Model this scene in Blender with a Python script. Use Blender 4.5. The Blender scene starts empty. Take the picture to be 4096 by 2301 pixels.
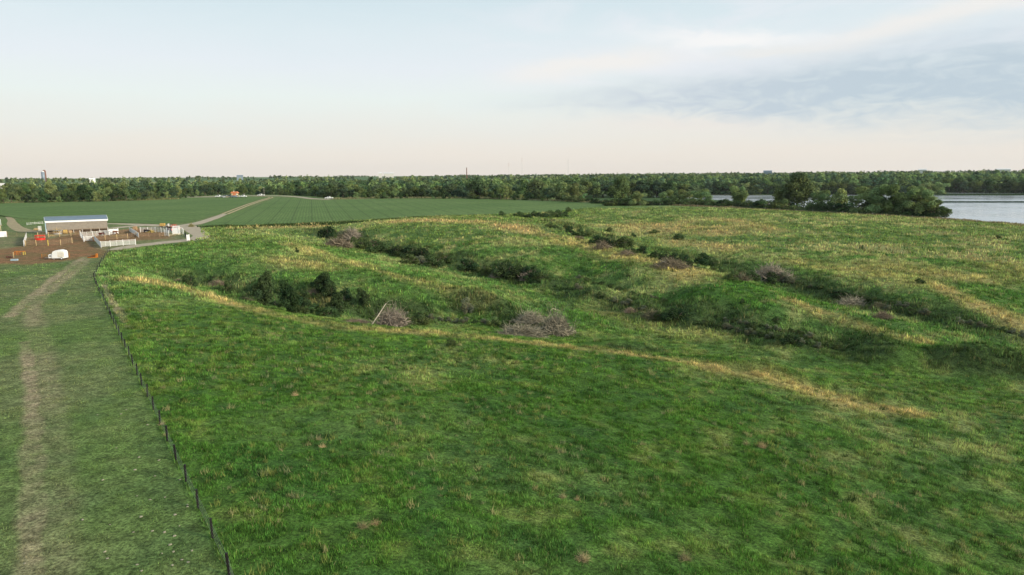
import bpy, bmesh, math, random
import numpy as np
from mathutils import Vector, Matrix

# ------------------------------------------------------------------ camera, world, sun, exposure
scene = bpy.context.scene
COL = scene.collection
CAM_H = 20.0
FPX = 2760.0                      # focal length in pixels of the 4096 px wide photograph
PITCH = math.radians(9.24); ROLL = math.radians(0.39)
fw = np.array([0, math.cos(PITCH), -math.sin(PITCH)])
_u0 = np.array([0, math.sin(PITCH), math.cos(PITCH)]); _r0 = np.array([1.0, 0, 0])
rt = math.cos(ROLL)*_r0 - math.sin(ROLL)*_u0
up = math.sin(ROLL)*_r0 + math.cos(ROLL)*_u0
cd = bpy.data.cameras.new('camera'); cam = bpy.data.objects.new('camera', cd); COL.objects.link(cam)
cd.sensor_width = 36.0; cd.lens = 36.0*FPX/4096.0
cd.clip_start = 0.5; cd.clip_end = 30000.0
cam.matrix_world = Matrix(((rt[0], up[0], -fw[0], 0), (rt[1], up[1], -fw[1], 0), (rt[2], up[2], -fw[2], CAM_H), (0, 0, 0, 1)))
scene.camera = cam

SUN_AZ = math.radians(114)        # the low veiled sun stands to the right, a little behind the camera
SUN_EL = math.radians(18)

def lin(*c):
    return tuple((v/255/12.92 if v/255 <= .04045 else ((v/255+.055)/1.055)**2.4) for v in c)

world = bpy.data.worlds.new('World'); scene.world = world; world.use_nodes = True
nt = world.node_tree; nt.nodes.clear()
class NB:
    """tiny helper to write shader maths"""
    def __init__(s, nt): s.nt = nt
    def n(s, t, **k):
        x = s.nt.nodes.new(t)
        for a, b in k.items(): setattr(x, a, b)
        return x
    def m(s, op, a, b=None, c=None):
        x = s.nt.nodes.new('ShaderNodeMath'); x.operation = op
        for i, v in enumerate((a, b, c)):
            if v is None: continue
            if isinstance(v, (int, float)): x.inputs[i].default_value = v
            else: s.nt.links.new(v, x.inputs[i])
        return x.outputs[0]
    def ss(s, v, a, b, o0=0.0, o1=1.0):
        x = s.nt.nodes.new('ShaderNodeMapRange'); x.interpolation_type = 'SMOOTHSTEP'
        s.nt.links.new(v, x.inputs[0])
        for i, q in enumerate((a, b, o0, o1)): x.inputs[i+1].default_value = q
        return x.outputs[0]
    def mix(s, f, a, b, mode='MIX'):
        x = s.nt.nodes.new('ShaderNodeMix'); x.data_type = 'RGBA'; x.blend_type = mode
        for i, v in ((0, f), (6, a), (7, b)):
            if isinstance(v, (int, float)): x.inputs[i].default_value = v
            elif isinstance(v, tuple): x.inputs[i].default_value = (*v[:3], 1)
            else: s.nt.links.new(v, x.inputs[i])
        return x.outputs[2]
    def noise(s, vec, scale, detail=3, rough=.5, dist=0.0):
        x = s.nt.nodes.new('ShaderNodeTexNoise'); s.nt.links.new(vec, x.inputs['Vector'])
        x.inputs['Scale'].default_value = scale; x.inputs['Detail'].default_value = detail
        x.inputs['Roughness'].default_value = rough; x.inputs['Distortion'].default_value = dist
        return x.outputs[0]
    def ramp(s, f, stops):
        x = s.nt.nodes.new('ShaderNodeValToRGB'); s.nt.links.new(f, x.inputs[0])
        e = x.color_ramp.elements
        while len(e) < len(stops): e.new(0.5)
        for q, (p, c) in zip(e, stops): q.position = p; q.color = (*c[:3], 1)
        return x.outputs[0]
    def comb(s, x_, y_, z_):
        x = s.nt.nodes.new('ShaderNodeCombineXYZ')
        for i, v in enumerate((x_, y_, z_)):
            if isinstance(v, (int, float)): x.inputs[i].default_value = v
            else: s.nt.links.new(v, x.inputs[i])
        return x.outputs[0]
    def gauss(s, v, c, sg):
        """exp(-((v-c)/sg)^2); c, sg may be sockets"""
        d = s.m('DIVIDE', s.m('SUBTRACT', v, c), sg)
        return s.m('EXPONENT', s.m('MULTIPLY', s.m('MULTIPLY', d, d), -1.0))

w = NB(nt)
tc = w.n('ShaderNodeTexCoord'); sx = w.n('ShaderNodeSeparateXYZ'); nt.links.new(tc.outputs['Generated'], sx.inputs[0])
X_, Y_, Z_ = sx.outputs
AZ = w.m('MULTIPLY', w.m('ARCTAN2', X_, Y_), 57.2958)
EL = w.m('MULTIPLY', w.m('ARCSINE', Z_), 57.2958)
wv = w.comb(w.m('MULTIPLY', AZ, .10), w.m('MULTIPLY', EL, .38), 0.0)
wv2 = w.comb(w.m('MULTIPLY', AZ, .28), w.m('MULTIPLY', EL, .9), 3.0)
N1 = w.m('SUBTRACT', w.noise(wv, 1.0, 4, .55, .6), .5)
N2 = w.m('SUBTRACT', w.noise(wv2, 1.3, 5, .6, .8), .5)
ELw = w.m('ADD', EL, w.m('ADD', w.m('MULTIPLY', N1, 1.7), w.m('MULTIPLY', N2, 0.9)))
base = w.ramp(w.m('DIVIDE', w.m('ADD', EL, w.m('MULTIPLY', N1, 2.0)), 30.0),
              [(0.0, lin(236, 226, 214)), (.06, lin(234, 227, 217)), (.12, lin(230, 230, 224)), (.2, lin(228, 236, 233)),
               (.28, lin(225, 232, 237)), (.36, lin(217, 229, 234)), (.46, lin(204, 222, 229)), (1.0, lin(190, 212, 225))])
# high thin veil, brighter to the right
veil = w.m('MULTIPLY', w.ss(N1, -.12, .22), w.ss(AZ, -14, 8, 0.0, .75))
c = w.mix(w.m('MULTIPLY', veil, w.ss(EL, 4, 9)), base, lin(231, 233, 238))
# cream streaks
aL = w.m('ADD', AZ, 5.0)
s1 = w.m('MULTIPLY', w.gauss(ELw, w.m('ADD', 7.9, w.m('MULTIPLY', AZ, .10)), .8), w.m('MULTIPLY', w.ss(AZ, -4, 4), w.ss(AZ, 9, 16, 1, 0)))
s2 = w.m('MULTIPLY', w.gauss(ELw, w.m('ADD', 8.9, w.m('MULTIPLY', w.m('SUBTRACT', AZ, 24.0), .22)), .9), w.ss(AZ, 20, 27))
c = w.mix(w.m('MULTIPLY', w.m('MAXIMUM', s1, s2), .9), c, lin(238, 235, 231))
# the grey-lavender bank on the right
cen = w.m('ADD', 5.7, w.m('MULTIPLY', aL, .012))
sg = w.m('MAXIMUM', w.m('ADD', .7, w.m('MULTIPLY', aL, .064)), .6)
bank = w.m('MULTIPLY', w.gauss(ELw, cen, sg), w.ss(AZ, -11, 22, 0.0, 1.0))
bank = w.m('MULTIPLY', bank, w.ss(N2, -.3, .25, .85, 1.3))
bank = w.m('MULTIPLY', w.ss(bank, -.05, 1.25), w.ss(N2, -.35, .2, .78, 1.12))
c = w.mix(w.m('MINIMUM', bank, 1.0), c, w.mix(w.ss(AZ, 5, 30), lin(198, 207, 217), lin(187, 202, 213)))
# pink glow under the bank, bright puff above it
g1 = w.m('MULTIPLY', w.gauss(ELw, w.m('ADD', 4.0, w.m('MULTIPLY', AZ, -.02)), .7), w.gauss(AZ, 14.0, 8.0))
c = w.mix(w.m('MULTIPLY', g1, .55), c, lin(236, 227, 220))
p1 = w.m('MULTIPLY', w.gauss(w.m('ADD', EL, w.m('ADD', w.m('MULTIPLY', N2, 1.6), w.m('MULTIPLY', N1, 1.0))), w.m('SUBTRACT', 11.6, w.m('MULTIPLY', AZ, .1)), .62), w.gauss(AZ, 17.0, 6.5))
c = w.mix(w.m('MULTIPLY', p1, .95), c, lin(243, 242, 241))
p2 = w.m('MULTIPLY', w.gauss(w.m('ADD', EL, w.m('MULTIPLY', N2, 1.2)), 8.9, .45), w.gauss(AZ, 20.0, 4.5))
c = w.mix(w.m('MULTIPLY', p2, .6), c, lin(234, 231, 226))
sky = w.n('ShaderNodeTexSky', sky_type='NISHITA', sun_disc=False)
sky.sun_elevation = SUN_EL; sky.sun_rotation = SUN_AZ; sky.air_density = 1.2; sky.dust_density = 2.0
sk = w.mix(1.0, sky.outputs[0], (.10, .10, .10), 'MULTIPLY')      # strength 0.1
c = w.mix(w.ss(EL, 20, 60, .93, .72), sk, c)                        # a thin overcast veil over the clear sky
bg = w.n('ShaderNodeBackground'); out = w.n('ShaderNodeOutputWorld')
nt.links.new(c, bg.inputs[0]); bg.inputs[1].default_value = 1.07
nt.links.new(bg.outputs[0], out.inputs[0])

sl = bpy.data.lights.new('sun', 'SUN'); sun = bpy.data.objects.new('sun', sl); COL.objects.link(sun)
sl.energy = 4.9; sl.angle = math.radians(10); sl.color = (1.0, .90, .74)
sd_ = Vector((math.sin(SUN_AZ)*math.cos(SUN_EL), math.cos(SUN_AZ)*math.cos(SUN_EL), math.sin(SUN_EL)))
sun.rotation_euler = sd_.to_track_quat('Z', 'Y').to_euler(); sun.location = (0, 0, 60)
scene.view_settings.view_transform = 'Standard'; scene.view_settings.look = 'None'
scene.view_settings.exposure = 0.06; scene.view_settings.gamma = 1.0
scene.cycles.max_bounces = 5; scene.cycles.diffuse_bounces = 2; scene.cycles.volume_bounces = 0
scene.cycles.transparent_max_bounces = 6

# ------------------------------------------------------------------ small helpers
def G(px, py, z=0.0):
    """a pixel of the 4096 x 2301 photograph to the point at height z it looks at"""
    d = FPX*fw + (px-2048)*rt - (py-1150.5)*up
    t = (z-CAM_H)/d[2]
    return np.array([d[0]*t, d[1]*t])
def PD(px, D, py=None):
    """point on the azimuth of a pixel column at horizontal distance D; with py also the height seen there"""
    d = FPX*fw + (px-2048)*rt - ((py if py is not None else 700)-1150.5)*up
    k = D/math.hypot(d[0], d[1])
    return (d[0]*k, d[1]*k) if py is None else (d[0]*k, d[1]*k, CAM_H+d[2]*k)
def rng(s): return np.random.default_rng(s)
def _hash(ix, iy, seed):
    n = (ix.astype(np.int64)*374761393 + iy.astype(np.int64)*668265263 + seed*1274126177) & 0xffffffff
    n = ((n ^ (n >> 13))*1274126177) & 0xffffffff
    return ((n ^ (n >> 16)) & 0xffff)/65535.0
def vnoise(x, y, seed=0):
    xi = np.floor(x); yi = np.floor(y); fx = x-xi; fy = y-yi
    fx = fx*fx*(3-2*fx); fy = fy*fy*(3-2*fy)
    a = _hash(xi, yi, seed); b = _hash(xi+1, yi, seed); c_ = _hash(xi, yi+1, seed); d = _hash(xi+1, yi+1, seed)
    return (a*(1-fx)+b*fx)*(1-fy) + (c_*(1-fx)+d*fx)*fy
def fbm(x, y, seed=0, o=4):
    s = 0; a = .5; t = 0
    for i in range(o):
        c_, q_ = math.cos(.6+i*1.1), math.sin(.6+i*1.1)
        s = s + a*vnoise((x*c_-y*q_)*2.03**i+i*5.3, (x*q_+y*c_)*2.03**i, seed+i*17); t += a; a *= .5
    return s/t
def sstep(v, a, b):
    t = np.clip((v-a)/(b-a), 0, 1); return t*t*(3-2*t)
def pdist(X, Y, pts):
    """distance to a polyline"""
    d = np.full(X.shape, 1e18)
    for (ax, ay), (bx, by) in zip(pts[:-1], pts[1:]):
        vx, vy = bx-ax, by-ay; L = vx*vx+vy*vy+1e-9
        t = np.clip(((X-ax)*vx+(Y-ay)*vy)/L, 0, 1)
        d = np.minimum(d, (X-ax-t*vx)**2+(Y-ay-t*vy)**2)
    return np.sqrt(d)
def inside(X, Y, pts):
    r = np.zeros(X.shape, bool); n = len(pts)
    for i in range(n):
        ax, ay = pts[i]; bx, by = pts[(i+1) % n]
        if ay == by: continue
        c_ = (ay > Y) != (by > Y)
        r ^= c_ & (X < (bx-ax)*(Y-ay)/(by-ay)+ax)
    return r
def sdist(X, Y, pts):
    d = pdist(X, Y, list(pts)+[pts[0]]); return np.where(inside(X, Y, pts), -d, d)

def tag(o, label=None, cat=None, group=None, kind=None):
    if label: o['label'] = label
    if cat: o['category'] = cat
    if group: o['group'] = group
    if kind: o['kind'] = kind
    return o
def empty(name, loc, rz=0.0, sc=1.0):
    o = bpy.data.objects.new(name, None); COL.objects.link(o)
    o.location = loc; o.rotation_euler = (0, 0, rz)
    o.scale = (sc, sc, sc) if isinstance(sc, (int, float)) else sc
    o.empty_display_size = .5
    return o
def mesh_np(name, V, F, k, mat, parent=None, cols=None, smooth=False):
    """V (n,3), F flat vertex indices of faces with k corners each"""
    me = bpy.data.meshes.new(name); V = np.asarray(V, np.float32); F = np.asarray(F, np.int32).ravel()
    nf = len(F)//k
    me.vertices.add(len(V)); me.vertices.foreach_set('co', V.ravel())
    me.loops.add(len(F)); me.loops.foreach_set('vertex_index', F)
    me.polygons.add(nf); me.polygons.foreach_set('loop_start', np.arange(0, nf*k, k, dtype=np.int32))
    me.update(calc_edges=True)
    if smooth: me.polygons.foreach_set('use_smooth', np.ones(nf, bool))
    if cols is not None:
        a = me.color_attributes.new('Col', 'FLOAT_COLOR', 'POINT')
        a.data.foreach_set('color', np.concatenate([cols, np.ones((len(V), 1))], 1).astype(np.float32).ravel())
    me.materials.append(mat)
    o = bpy.data.objects.new(name, me); COL.objects.link(o)
    if parent is not None: o.parent = parent
    return o

class MB:
    """collects boxes, bars and tubes for ONE mesh"""
    def __init__(s): s.v = []; s.f = []
    def add(s, v, f):
        n = len(s.v); s.v += [tuple(p) for p in v]; s.f += [tuple(n+i for i in q) for q in f]; return s
    def box(s, c_, d, rz=0.0, rx=0.0, ry=0.0):
        M = Matrix.Rotation(rz, 3, 'Z') @ Matrix.Rotation(ry, 3, 'Y') @ Matrix.Rotation(rx, 3, 'X')
        v = [Vector(c_)+M @ Vector((x*d[0]/2, y*d[1]/2, z*d[2]/2)) for x in (-1, 1) for y in (-1, 1) for z in (-1, 1)]
        return s.add(v, [(0, 1, 3, 2), (4, 6, 7, 5), (0, 4, 5, 1), (2, 3, 7, 6), (0, 2, 6, 4), (1, 5, 7, 3)])
    def tube(s, path, r, n=6, cap=True):
        P = [Vector(p) for p in path]; R = r if isinstance(r, (list, tuple)) else [r]*len(P)
        rings = []; prev = None
        for i, p in enumerate(P):
            t = (P[min(i+1, len(P)-1)]-P[max(i-1, 0)]).normalized()
            a = Vector((0, 0, 1)) if abs(t.z) < .9 else Vector((1, 0, 0))
            if prev is not None: a = prev
            b = t.cross(a).normalized(); a = b.cross(t).normalized(); prev = a
            rings.append([p+(a*math.cos(q*2*math.pi/n)+b*math.sin(q*2*math.pi/n))*R[i] for q in range(n)])
        v = [q for g in rings for q in g]; f = []
        for i in range(len(P)-1):
            for q in range(n):
                f.append((i*n+q, i*n+(q+1) % n, (i+1)*n+(q+1) % n, (i+1)*n+q))
        if cap: f.append(tuple(range(n-1, -1, -1))); f.append(tuple(range((len(P)-1)*n, len(P)*n)))
        return s.add(v, f)
    def prism(s, prof, y0, y1):
        """profile in x,z extruded along y"""
        n = len(prof); v = [(x, y0, z) for x, z in prof]+[(x, y1, z) for x, z in prof]
        f = [tuple(range(n)), tuple(range(2*n-1, n-1, -1))]+[(i, n+i, n+(i+1) % n, (i+1) % n) for i in range(n)]
        return s.add(v, f)
    def build(s, name, mat, parent=None, smooth=False, bevel=0.0):
        me = bpy.data.meshes.new(name); me.from_pydata([tuple(p) for p in s.v], [], s.f); me.materials.append(mat)
        bm = bmesh.new(); bm.from_mesh(me); bmesh.ops.recalc_face_normals(bm, faces=bm.faces); bm.to_mesh(me); bm.free()
        if smooth: me.polygons.foreach_set('use_smooth', [True]*len(me.polygons))
        o = bpy.data.objects.new(name, me); COL.objects.link(o)
        if parent is not None: o.parent = parent
        if bevel:
            b = o.modifiers.new('bevel', 'BEVEL'); b.width = bevel; b.segments = 2; b.limit_method = 'ANGLE'
        return o

def copy_thing(root, loc, rz, sc, label=None, group=None):
    r = root.copy(); COL.objects.link(r); r.location = loc; r.rotation_euler = (0, 0, rz)
    r.scale = (sc, sc, sc) if isinstance(sc, (int, float)) else sc
    if label: r['label'] = label
    if group: r['group'] = group
    for ch in root.children:
        c_ = ch.copy(); COL.objects.link(c_); c_.parent = r
        for g in ch.children:
            d = g.copy(); COL.objects.link(d); d.parent = c_
    return r

# ------------------------------------------------------------------ materials
def mat(name, col, rough=.8, metal=0.0, var=.12, scale=3.0, bump=0.0, spec=.3, var2=None):
    m = bpy.data.materials.new(name); m.use_nodes = True; q = NB(m.node_tree)
    b = m.node_tree.nodes['Principled BSDF']
    t = q.n('ShaderNodeTexCoord')
    nz = q.noise(t.outputs['Object'], scale, 4, .6)
    lo = tuple(v*(1-var) for v in col); hi = tuple(v*(1+var) for v in col)
    if var2: lo = var2
    cc = q.mix(q.ss(nz, .3, .7), lo, hi)
    m.node_tree.links.new(cc, b.inputs['Base Color'])
    b.inputs['Roughness'].default_value = rough; b.inputs['Metallic'].default_value = metal
    b.inputs['Specular IOR Level'].default_value = spec
    if bump:
        bp = q.n('ShaderNodeBump'); bp.inputs['Strength'].default_value = bump; bp.inputs['Distance'].default_value = .1
        m.node_tree.links.new(nz, bp.inputs['Height']); m.node_tree.links.new(bp.outputs[0], b.inputs['Normal'])
    return m
def foliage_mat(name, tint=(1, 1, 1), trans=.35, objvar=.3, sat=.96):
    m = bpy.data.materials.new(name); m.use_nodes = True; q = NB(m.node_tree); L = m.node_tree.links
    m.node_tree.nodes.remove(m.node_tree.nodes['Principled BSDF'])
    at = q.n('ShaderNodeAttribute', attribute_name='Col')
    oi = q.n('ShaderNodeObjectInfo')
    c1 = q.mix(1.0, at.outputs['Color'], tint, 'MULTIPLY')
    hs = q.n('ShaderNodeHueSaturation'); L.new(c1, hs.inputs['Color'])
    L.new(q.ss(oi.outputs['Random'], 0, 1, .475, .515), hs.inputs['Hue'])
    fr = q.m('FRACT', q.m('MULTIPLY', oi.outputs['Random'], 7.31))
    L.new(q.m('ADD', 1-objvar*.6, q.m('MULTIPLY', fr, objvar*1.5)), hs.inputs['Value'])
    hs.inputs['Saturation'].default_value = sat
    d = q.n('ShaderNodeBsdfDiffuse'); L.new(hs.outputs[0], d.inputs[0])
    tr = q.n('ShaderNodeBsdfTranslucent'); L.new(hs.outputs[0], tr.inputs[0])
    mx = q.n('ShaderNodeMixShader'); mx.inputs[0].default_value = trans
    L.new(d.outputs[0], mx.inputs[1]); L.new(tr.outputs[0], mx.inputs[2])
    L.new(mx.outputs[0], m.node_tree.nodes['Material Output'].inputs[0])
    return m
M = {}
M['white'] = mat('white_paint', (.78, .78, .76), .45, var=.05)
M['white_dirty'] = mat('weathered_white_paint', (.66, .66, .64), .6, var=.1)
M['galv'] = mat('galvanised_steel', (.45, .45, .45), .45, .6)
M['pipe'] = mat('rusty_pipe', (.30, .20, .12), .7, var=.3, scale=1.5)
M['tanwood'] = mat('sunbleached_wood', (.45, .33, .17), .85, var=.25)
M['yellow'] = mat('yellow_paint', (.55, .42, .08), .6)
M['black'] = mat('black_paint', (.014, .012, .012), .55)
M['wire'] = mat('fence_wire', (.20, .23, .18), .5, .3)
M['red'] = mat('red_paint', (.62, .035, .02), .4, var=.15)
M['darkred'] = mat('dark_red_paint', (.20, .02, .02), .5, var=.2)
M['orange'] = mat('rusty_orange', (.42, .14, .02), .75, var=.35)
M['roofblue'] = mat('blue_grey_roofing', (.165, .215, .26), .38, .25, var=.08, scale=.6)
M['wallbrown'] = mat('taupe_sheeting', (.245, .215, .175), .6, .1, var=.1, scale=1.2)
M['walldark'] = mat('dark_grey_sheeting', (.07, .075, .085), .6, .1)
M['bluetrim'] = mat('pale_blue_trim', (.30, .40, .46), .5)
M['dark'] = mat('dark_void', (.02, .02, .022), .9)
M['tyre'] = mat('tyre_rubber', (.02, .02, .02), .8)
M['glass'] = mat('dark_glass', (.03, .04, .05), .1, spec=.8)
M['cream'] = mat('cream_paint', (.62, .50, .30), .6)
M['hay'] = mat('hay', (.46, .30, .09), .95, var=.35, scale=4, bump=.6)
M['haydull'] = mat('weathered_hay', (.33, .21, .11), .95, var=.3, scale=4, bump=.6)
M['blackcoat'] = mat('black_coat', (.012, .011, .013), .6)
M['bay'] = mat('bay_coat', (.085, .02, .014), .6, var=.3)
M['chestnut'] = mat('chestnut_coat', (.20, .06, .02), .6, var=.3)
M['orangeroof'] = mat('orange_roof', (.62, .22, .10), .7)
M['plaster'] = mat('pale_render', (.60, .58, .54), .8)
M['bluegrey'] = mat('blue_grey_metal', (.22, .27, .32), .5, .2)
M['brick'] = mat('brown_brick', (.18, .09, .06), .9)
M['pole'] = mat('weathered_pole_wood', (.33, .30, .26), .9, var=.2)
M['bark'] = mat('grey_brown_bark', (.12, .095, .07), .95, var=.3, scale=6, bump=.4)
M['deadwood'] = mat('bleached_dead_wood', (.26, .205, .17), .9, var=.3, scale=4)
M['palewood'] = mat('barkless_pale_trunk', (.50, .43, .34), .8, var=.2, scale=3)
M['stone'] = mat('pale_stone', (.30, .27, .19), .9, var=.2)
M['water_far'] = M['bluegrey']
M['leaf'] = foliage_mat('tree_leaves')
M['shrub'] = foliage_mat('shrub_leaves', (1, 1, 1), .2, .25)
M['deadtwig'] = foliage_mat('dead_twigs', (1, 1, 1), .0, .25)

# ------------------------------------------------------------------ terrain: heights pinned along ridges and gullies
PIN = []
def pins(lst, k=1.0):
    for x, y, z in lst: PIN.append((*G(x, y, z*k), z*k))
# foreground hill and its rounded edge over the near gully
EDGE = [(420, 1085, -.2), (560, 1108, -.6), (690, 1128, -1.0), (800, 1163, -1.2), (1000, 1225, -1.8), (1200, 1268, -2.4), (1500, 1303, -3.2), (1750, 1325, -3.8),
        (2000, 1350, -4.3), (2250, 1372, -4.8), (2500, 1405, -5.3), (2700, 1440, -5.8), (3000, 1490, -6.4), (3300, 1580, -7.1), (3600, 1640, -7.6), (4096, 1690, -8.1)]
pins(EDGE)
pins([(600, 1300, -.3), (900, 1500, -.8), (1300, 1500, -1.8), (1100, 1350, -1.6), (1700, 1600, -2.5), (1700, 1420, -3.3), (2200, 1600, -3.8), (2700, 1650, -5.0), (1400, 2000, -1), (2000, 2000, -2),
      (2600, 1900, -3.5), (2600, 2300, -2.5), (3200, 1800, -5.5), (3200, 2300, -4), (4096, 2000, -7), (4096, 2300, -6), (1500, 2300, -.5), (1000, 1900, -.2), (3700, 1750, -7.2)])
# gully 1 bottom
pins([(640, 1080, -1.8), (760, 1108, -3.2), (850, 1130, -4.2), (1000, 1195, -5.8), (1200, 1245, -6.4), (1500, 1275, -7), (1800, 1298, -7.5), (2100, 1330, -8),
      (2400, 1375, -8.5), (2600, 1395, -8.7), (2900, 1440, -9), (3300, 1520, -9.5), (3600, 1575, -9.6), (4096, 1620, -10)], 1.14)
# spur 2 face and crest
pins([(700, 1040, -.6), (900, 1060, -1.2), (1050, 1120, -2.6), (1200, 1140, -3), (1400, 1180, -4.2), (1600, 1200, -5), (1750, 1230, -6), (1900, 1250, -6.6), (620, 1010, 0), (800, 980, 0)])
pins([(900, 930, -.3), (1050, 950, -.4), (1150, 965, -.6), (1300, 1005, -1.3), (1500, 1050, -2.2), (1700, 1105, -3.2), (1900, 1165, -4.5), (2000, 1190, -5.4)])
pins([(2120, 1235, -7.3), (2250, 1290, -8.3), (2350, 1330, -8.6)], 1.12)
# valley 2 floor, then its steep far bank
pins([(1100, 915, -.8), (1290, 950, -3.2), (1400, 975, -4.4), (1550, 1015, -5.6), (1700, 1055, -6.4), (1900, 1105, -7.1), (2100, 1140, -7.7), (2250, 1200, -8.1), (2450, 1230, -8.4), (2700, 1290, -8.8), (3000, 1350, -9.2),
      (3400, 1420, -9.6), (3700, 1460, -9.8), (4096, 1520, -10.1), (2700, 1370, -8.9), (3200, 1450, -9.5)], 1.14)
pins([(1300, 893, -.6), (1450, 930, -1.2), (1650, 975, -2.2), (1850, 1010, -3.0), (2050, 1050, -3.9), (2200, 1085, -5.0), (2400, 1140, -5.7), (2600, 1180, -6.2), (2800, 1222, -6.7), (3000, 1262, -7.1), (3200, 1305, -7.6), (3450, 1355, -8.4), (3600, 1400, -9.2)])
pins([(2250, 1135, -7.6), (2450, 1185, -8.1), (2650, 1240, -8.5), (2900, 1300, -8.9), (3150, 1345, -9.2), (3400, 1395, -9.5)], 1.14)
# spur 3
pins([(1600, 872, .4), (1800, 875, .9), (1950, 880, .8), (2100, 885, .4), (1700, 930, -.6), (2000, 960, -1.2), (2200, 1000, -2), (2500, 1080, -3.6), (2800, 1160, -5.0), (3100, 1230, -6)])
pins([(2230, 900, -.1), (2350, 935, -.7), (2500, 985, -1.7), (2700, 1055, -3.2), (2850, 1098, -4.1), (3000, 1135, -4.8), (3200, 1193, -5.7), (3450, 1265, -6.8), (3700, 1345, -8.0), (3850, 1400, -9.2)])
# valley 3
pins([(2150, 868, -.8), (2240, 885, -2.4), (2350, 910, -3.8), (2500, 955, -5.2), (2700, 1012, -6.1), (2850, 1062, -6.8), (3050, 1118, -7.4), (3250, 1180, -8.0), (3450, 1230, -8.5), (3700, 1300, -9), (3900, 1345, -9.3), (4096, 1385, -9.6)], 1.14)
pins([(2300, 878, -.9), (2450, 905, -1.6), (2600, 945, -2.8), (2750, 985, -3.8), (2900, 1025, -4.7), (3100, 1065, -5.3), (3300, 1120, -5.8), (3500, 1165, -6.2), (3700, 1215, -6.7), (3850, 1275, -7.6), (4050, 1330, -8.6)])
# hill 4 with its crest above the lake
CREST = [(2450, 824, .2), (2700, 824, .2), (2900, 830, 0), (3100, 841, -.4), (3300, 851, -1.0), (3450, 859, -1.5), (3600, 868, -2.1), (3748, 877, -2.7), (3900, 889, -3.1), (4020, 898, -3.5), (4200, 912, -4.0), (4500, 940, -4.8)]
pins(CREST)
pins([(2700, 880, -1.0), (3000, 920, -2.0), (3300, 960, -3.0), (3700, 980, -3.8), (4096, 990, -4.2), (3500, 1060, -4.6), (3000, 985, -3.2), (3750, 1120, -5.2), (3900, 1190, -6.0), (4060, 1275, -7.4), (4096, 1150, -6.0), (4300, 1200, -7.5), (4300, 1080, -5), (4096, 1220, -7.6)])
# beyond the crest the land falls to the lake
for x, y, z in CREST[1:]:
    gx, gy = G(x, y, z); n = math.hypot(gx, gy); ux, uy = gx/n, gy/n
    for dd, dz in ((22, 1.6), (70, 5.5), (140, 8.5)): PIN.append((gx+ux*dd, gy+uy*dd, z-dz))
# flat farmland pins
for x, y in [(0, 2300), (500, 2300), (918, 2301), (0, 1700), (400, 1800), (705, 1843), (0, 1300), (300, 1400), (532, 1462), (439, 1259), (200, 1150), (383, 1137), (420, 1035), (100, 1000), (560, 990), (760, 960),
             (800, 910), (1000, 905), (1300, 887), (1600, 870), (1900, 857), (2150, 850), (2380, 828), (0, 930), (500, 860), (1500, 840), (2200, 815), (1000, 820), (0, 820), (-600, 1200), (-600, 900), (-600, 1800)]:
    PIN.append((*G(x, y, 0), 0))
for x, y, z in [(4500, 1700, -9), (4700, 1400, -10), (4700, 2000, -8), (4600, 1560, -10.5), (4600, 2300, -7)]: PIN.append((*G(x, y, z), z))
for x, y, z in [(0, 10, 0), (-25, 5, 0), (25, 15, -2), (40, 0, -3), (0, -30, 0), (-60, -20, 0), (60, -20, -4)]: PIN.append((x, y, z))
PINA = np.array(PIN)
_S = 100.0
def _tps_fit(P):
    xy = P[:, :2]/_S; z = P[:, 2]; n = len(P)
    d2 = ((xy[:, None]-xy[None])**2).sum(-1)
    # multiquadric-like kernel r gives creases softened by eps: keeps crests crisp
    K = np.sqrt(d2+.0005)
    A = np.zeros((n+3, n+3)); A[:n, :n] = -K; A[:n, :n] += np.eye(n)*(-.0)
    A[:n, n] = 1; A[:n, n+1:] = xy; A[n, :n] = 1; A[n+1:, :n] = xy.T
    A[:n, :n] += np.eye(n)*.008
    return np.linalg.solve(A, np.concatenate([z, np.zeros(3)]))
_W = _tps_fit(PINA)
def rbf(X, Y):
    sh = X.shape; x = X.ravel()/_S; y = Y.ravel()/_S; o = np.empty_like(x)
    px = PINA[:, 0]/_S; py = PINA[:, 1]/_S; n = len(px)
    for i in range(0, len(x), 20000):
        a = x[i:i+20000, None]-px; b = y[i:i+20000, None]-py
        o[i:i+20000] = -np.sqrt(a*a+b*b+.0005) @ _W[:n] + _W[n] + _W[n+1]*x[i:i+20000] + _W[n+2]*y[i:i+20000]
    return o.reshape(sh)
LAKE_Z = -13.0
LAKE = [tuple(G(x, y, LAKE_Z)) for x, y in [(2140, 786), (2330, 779), (2600, 781), (2850, 781), (3080, 781), (3300, 780), (3560, 778), (3700, 773), (3900, 771), (4400, 768), (5200, 790), (4900, 1010), (4400, 960), (4096, 935), (3800, 897),
                                           (3600, 872), (3300, 848), (3000, 826), (2700, 808), (2450, 799), (2250, 793)]]
FENCE_PX = [(918, 2301), (851, 2155), (793, 2034), (745, 1929), (705, 1843), (670, 1764), (640, 1699), (614, 1640), (590, 1589), (567, 1542), (549, 1501), (532, 1462), (516, 1428), (502, 1397), (489, 1369), (476, 1341), (467, 1317),
            (456, 1296), (447, 1277), (439, 1259), (430, 1239), (422, 1222), (414, 1206), (408, 1191), (401, 1178), (395, 1165), (389, 1150), (383, 1137), (378, 1126), (381, 1109), (386, 1094), (391, 1083), (398, 1071), (403, 1059), (409, 1050), (415, 1042), (420, 1034), (425, 1026), (431, 1017), (437, 1008)]
FL = [tuple(G(*p)) for p in FENCE_PX]
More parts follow.
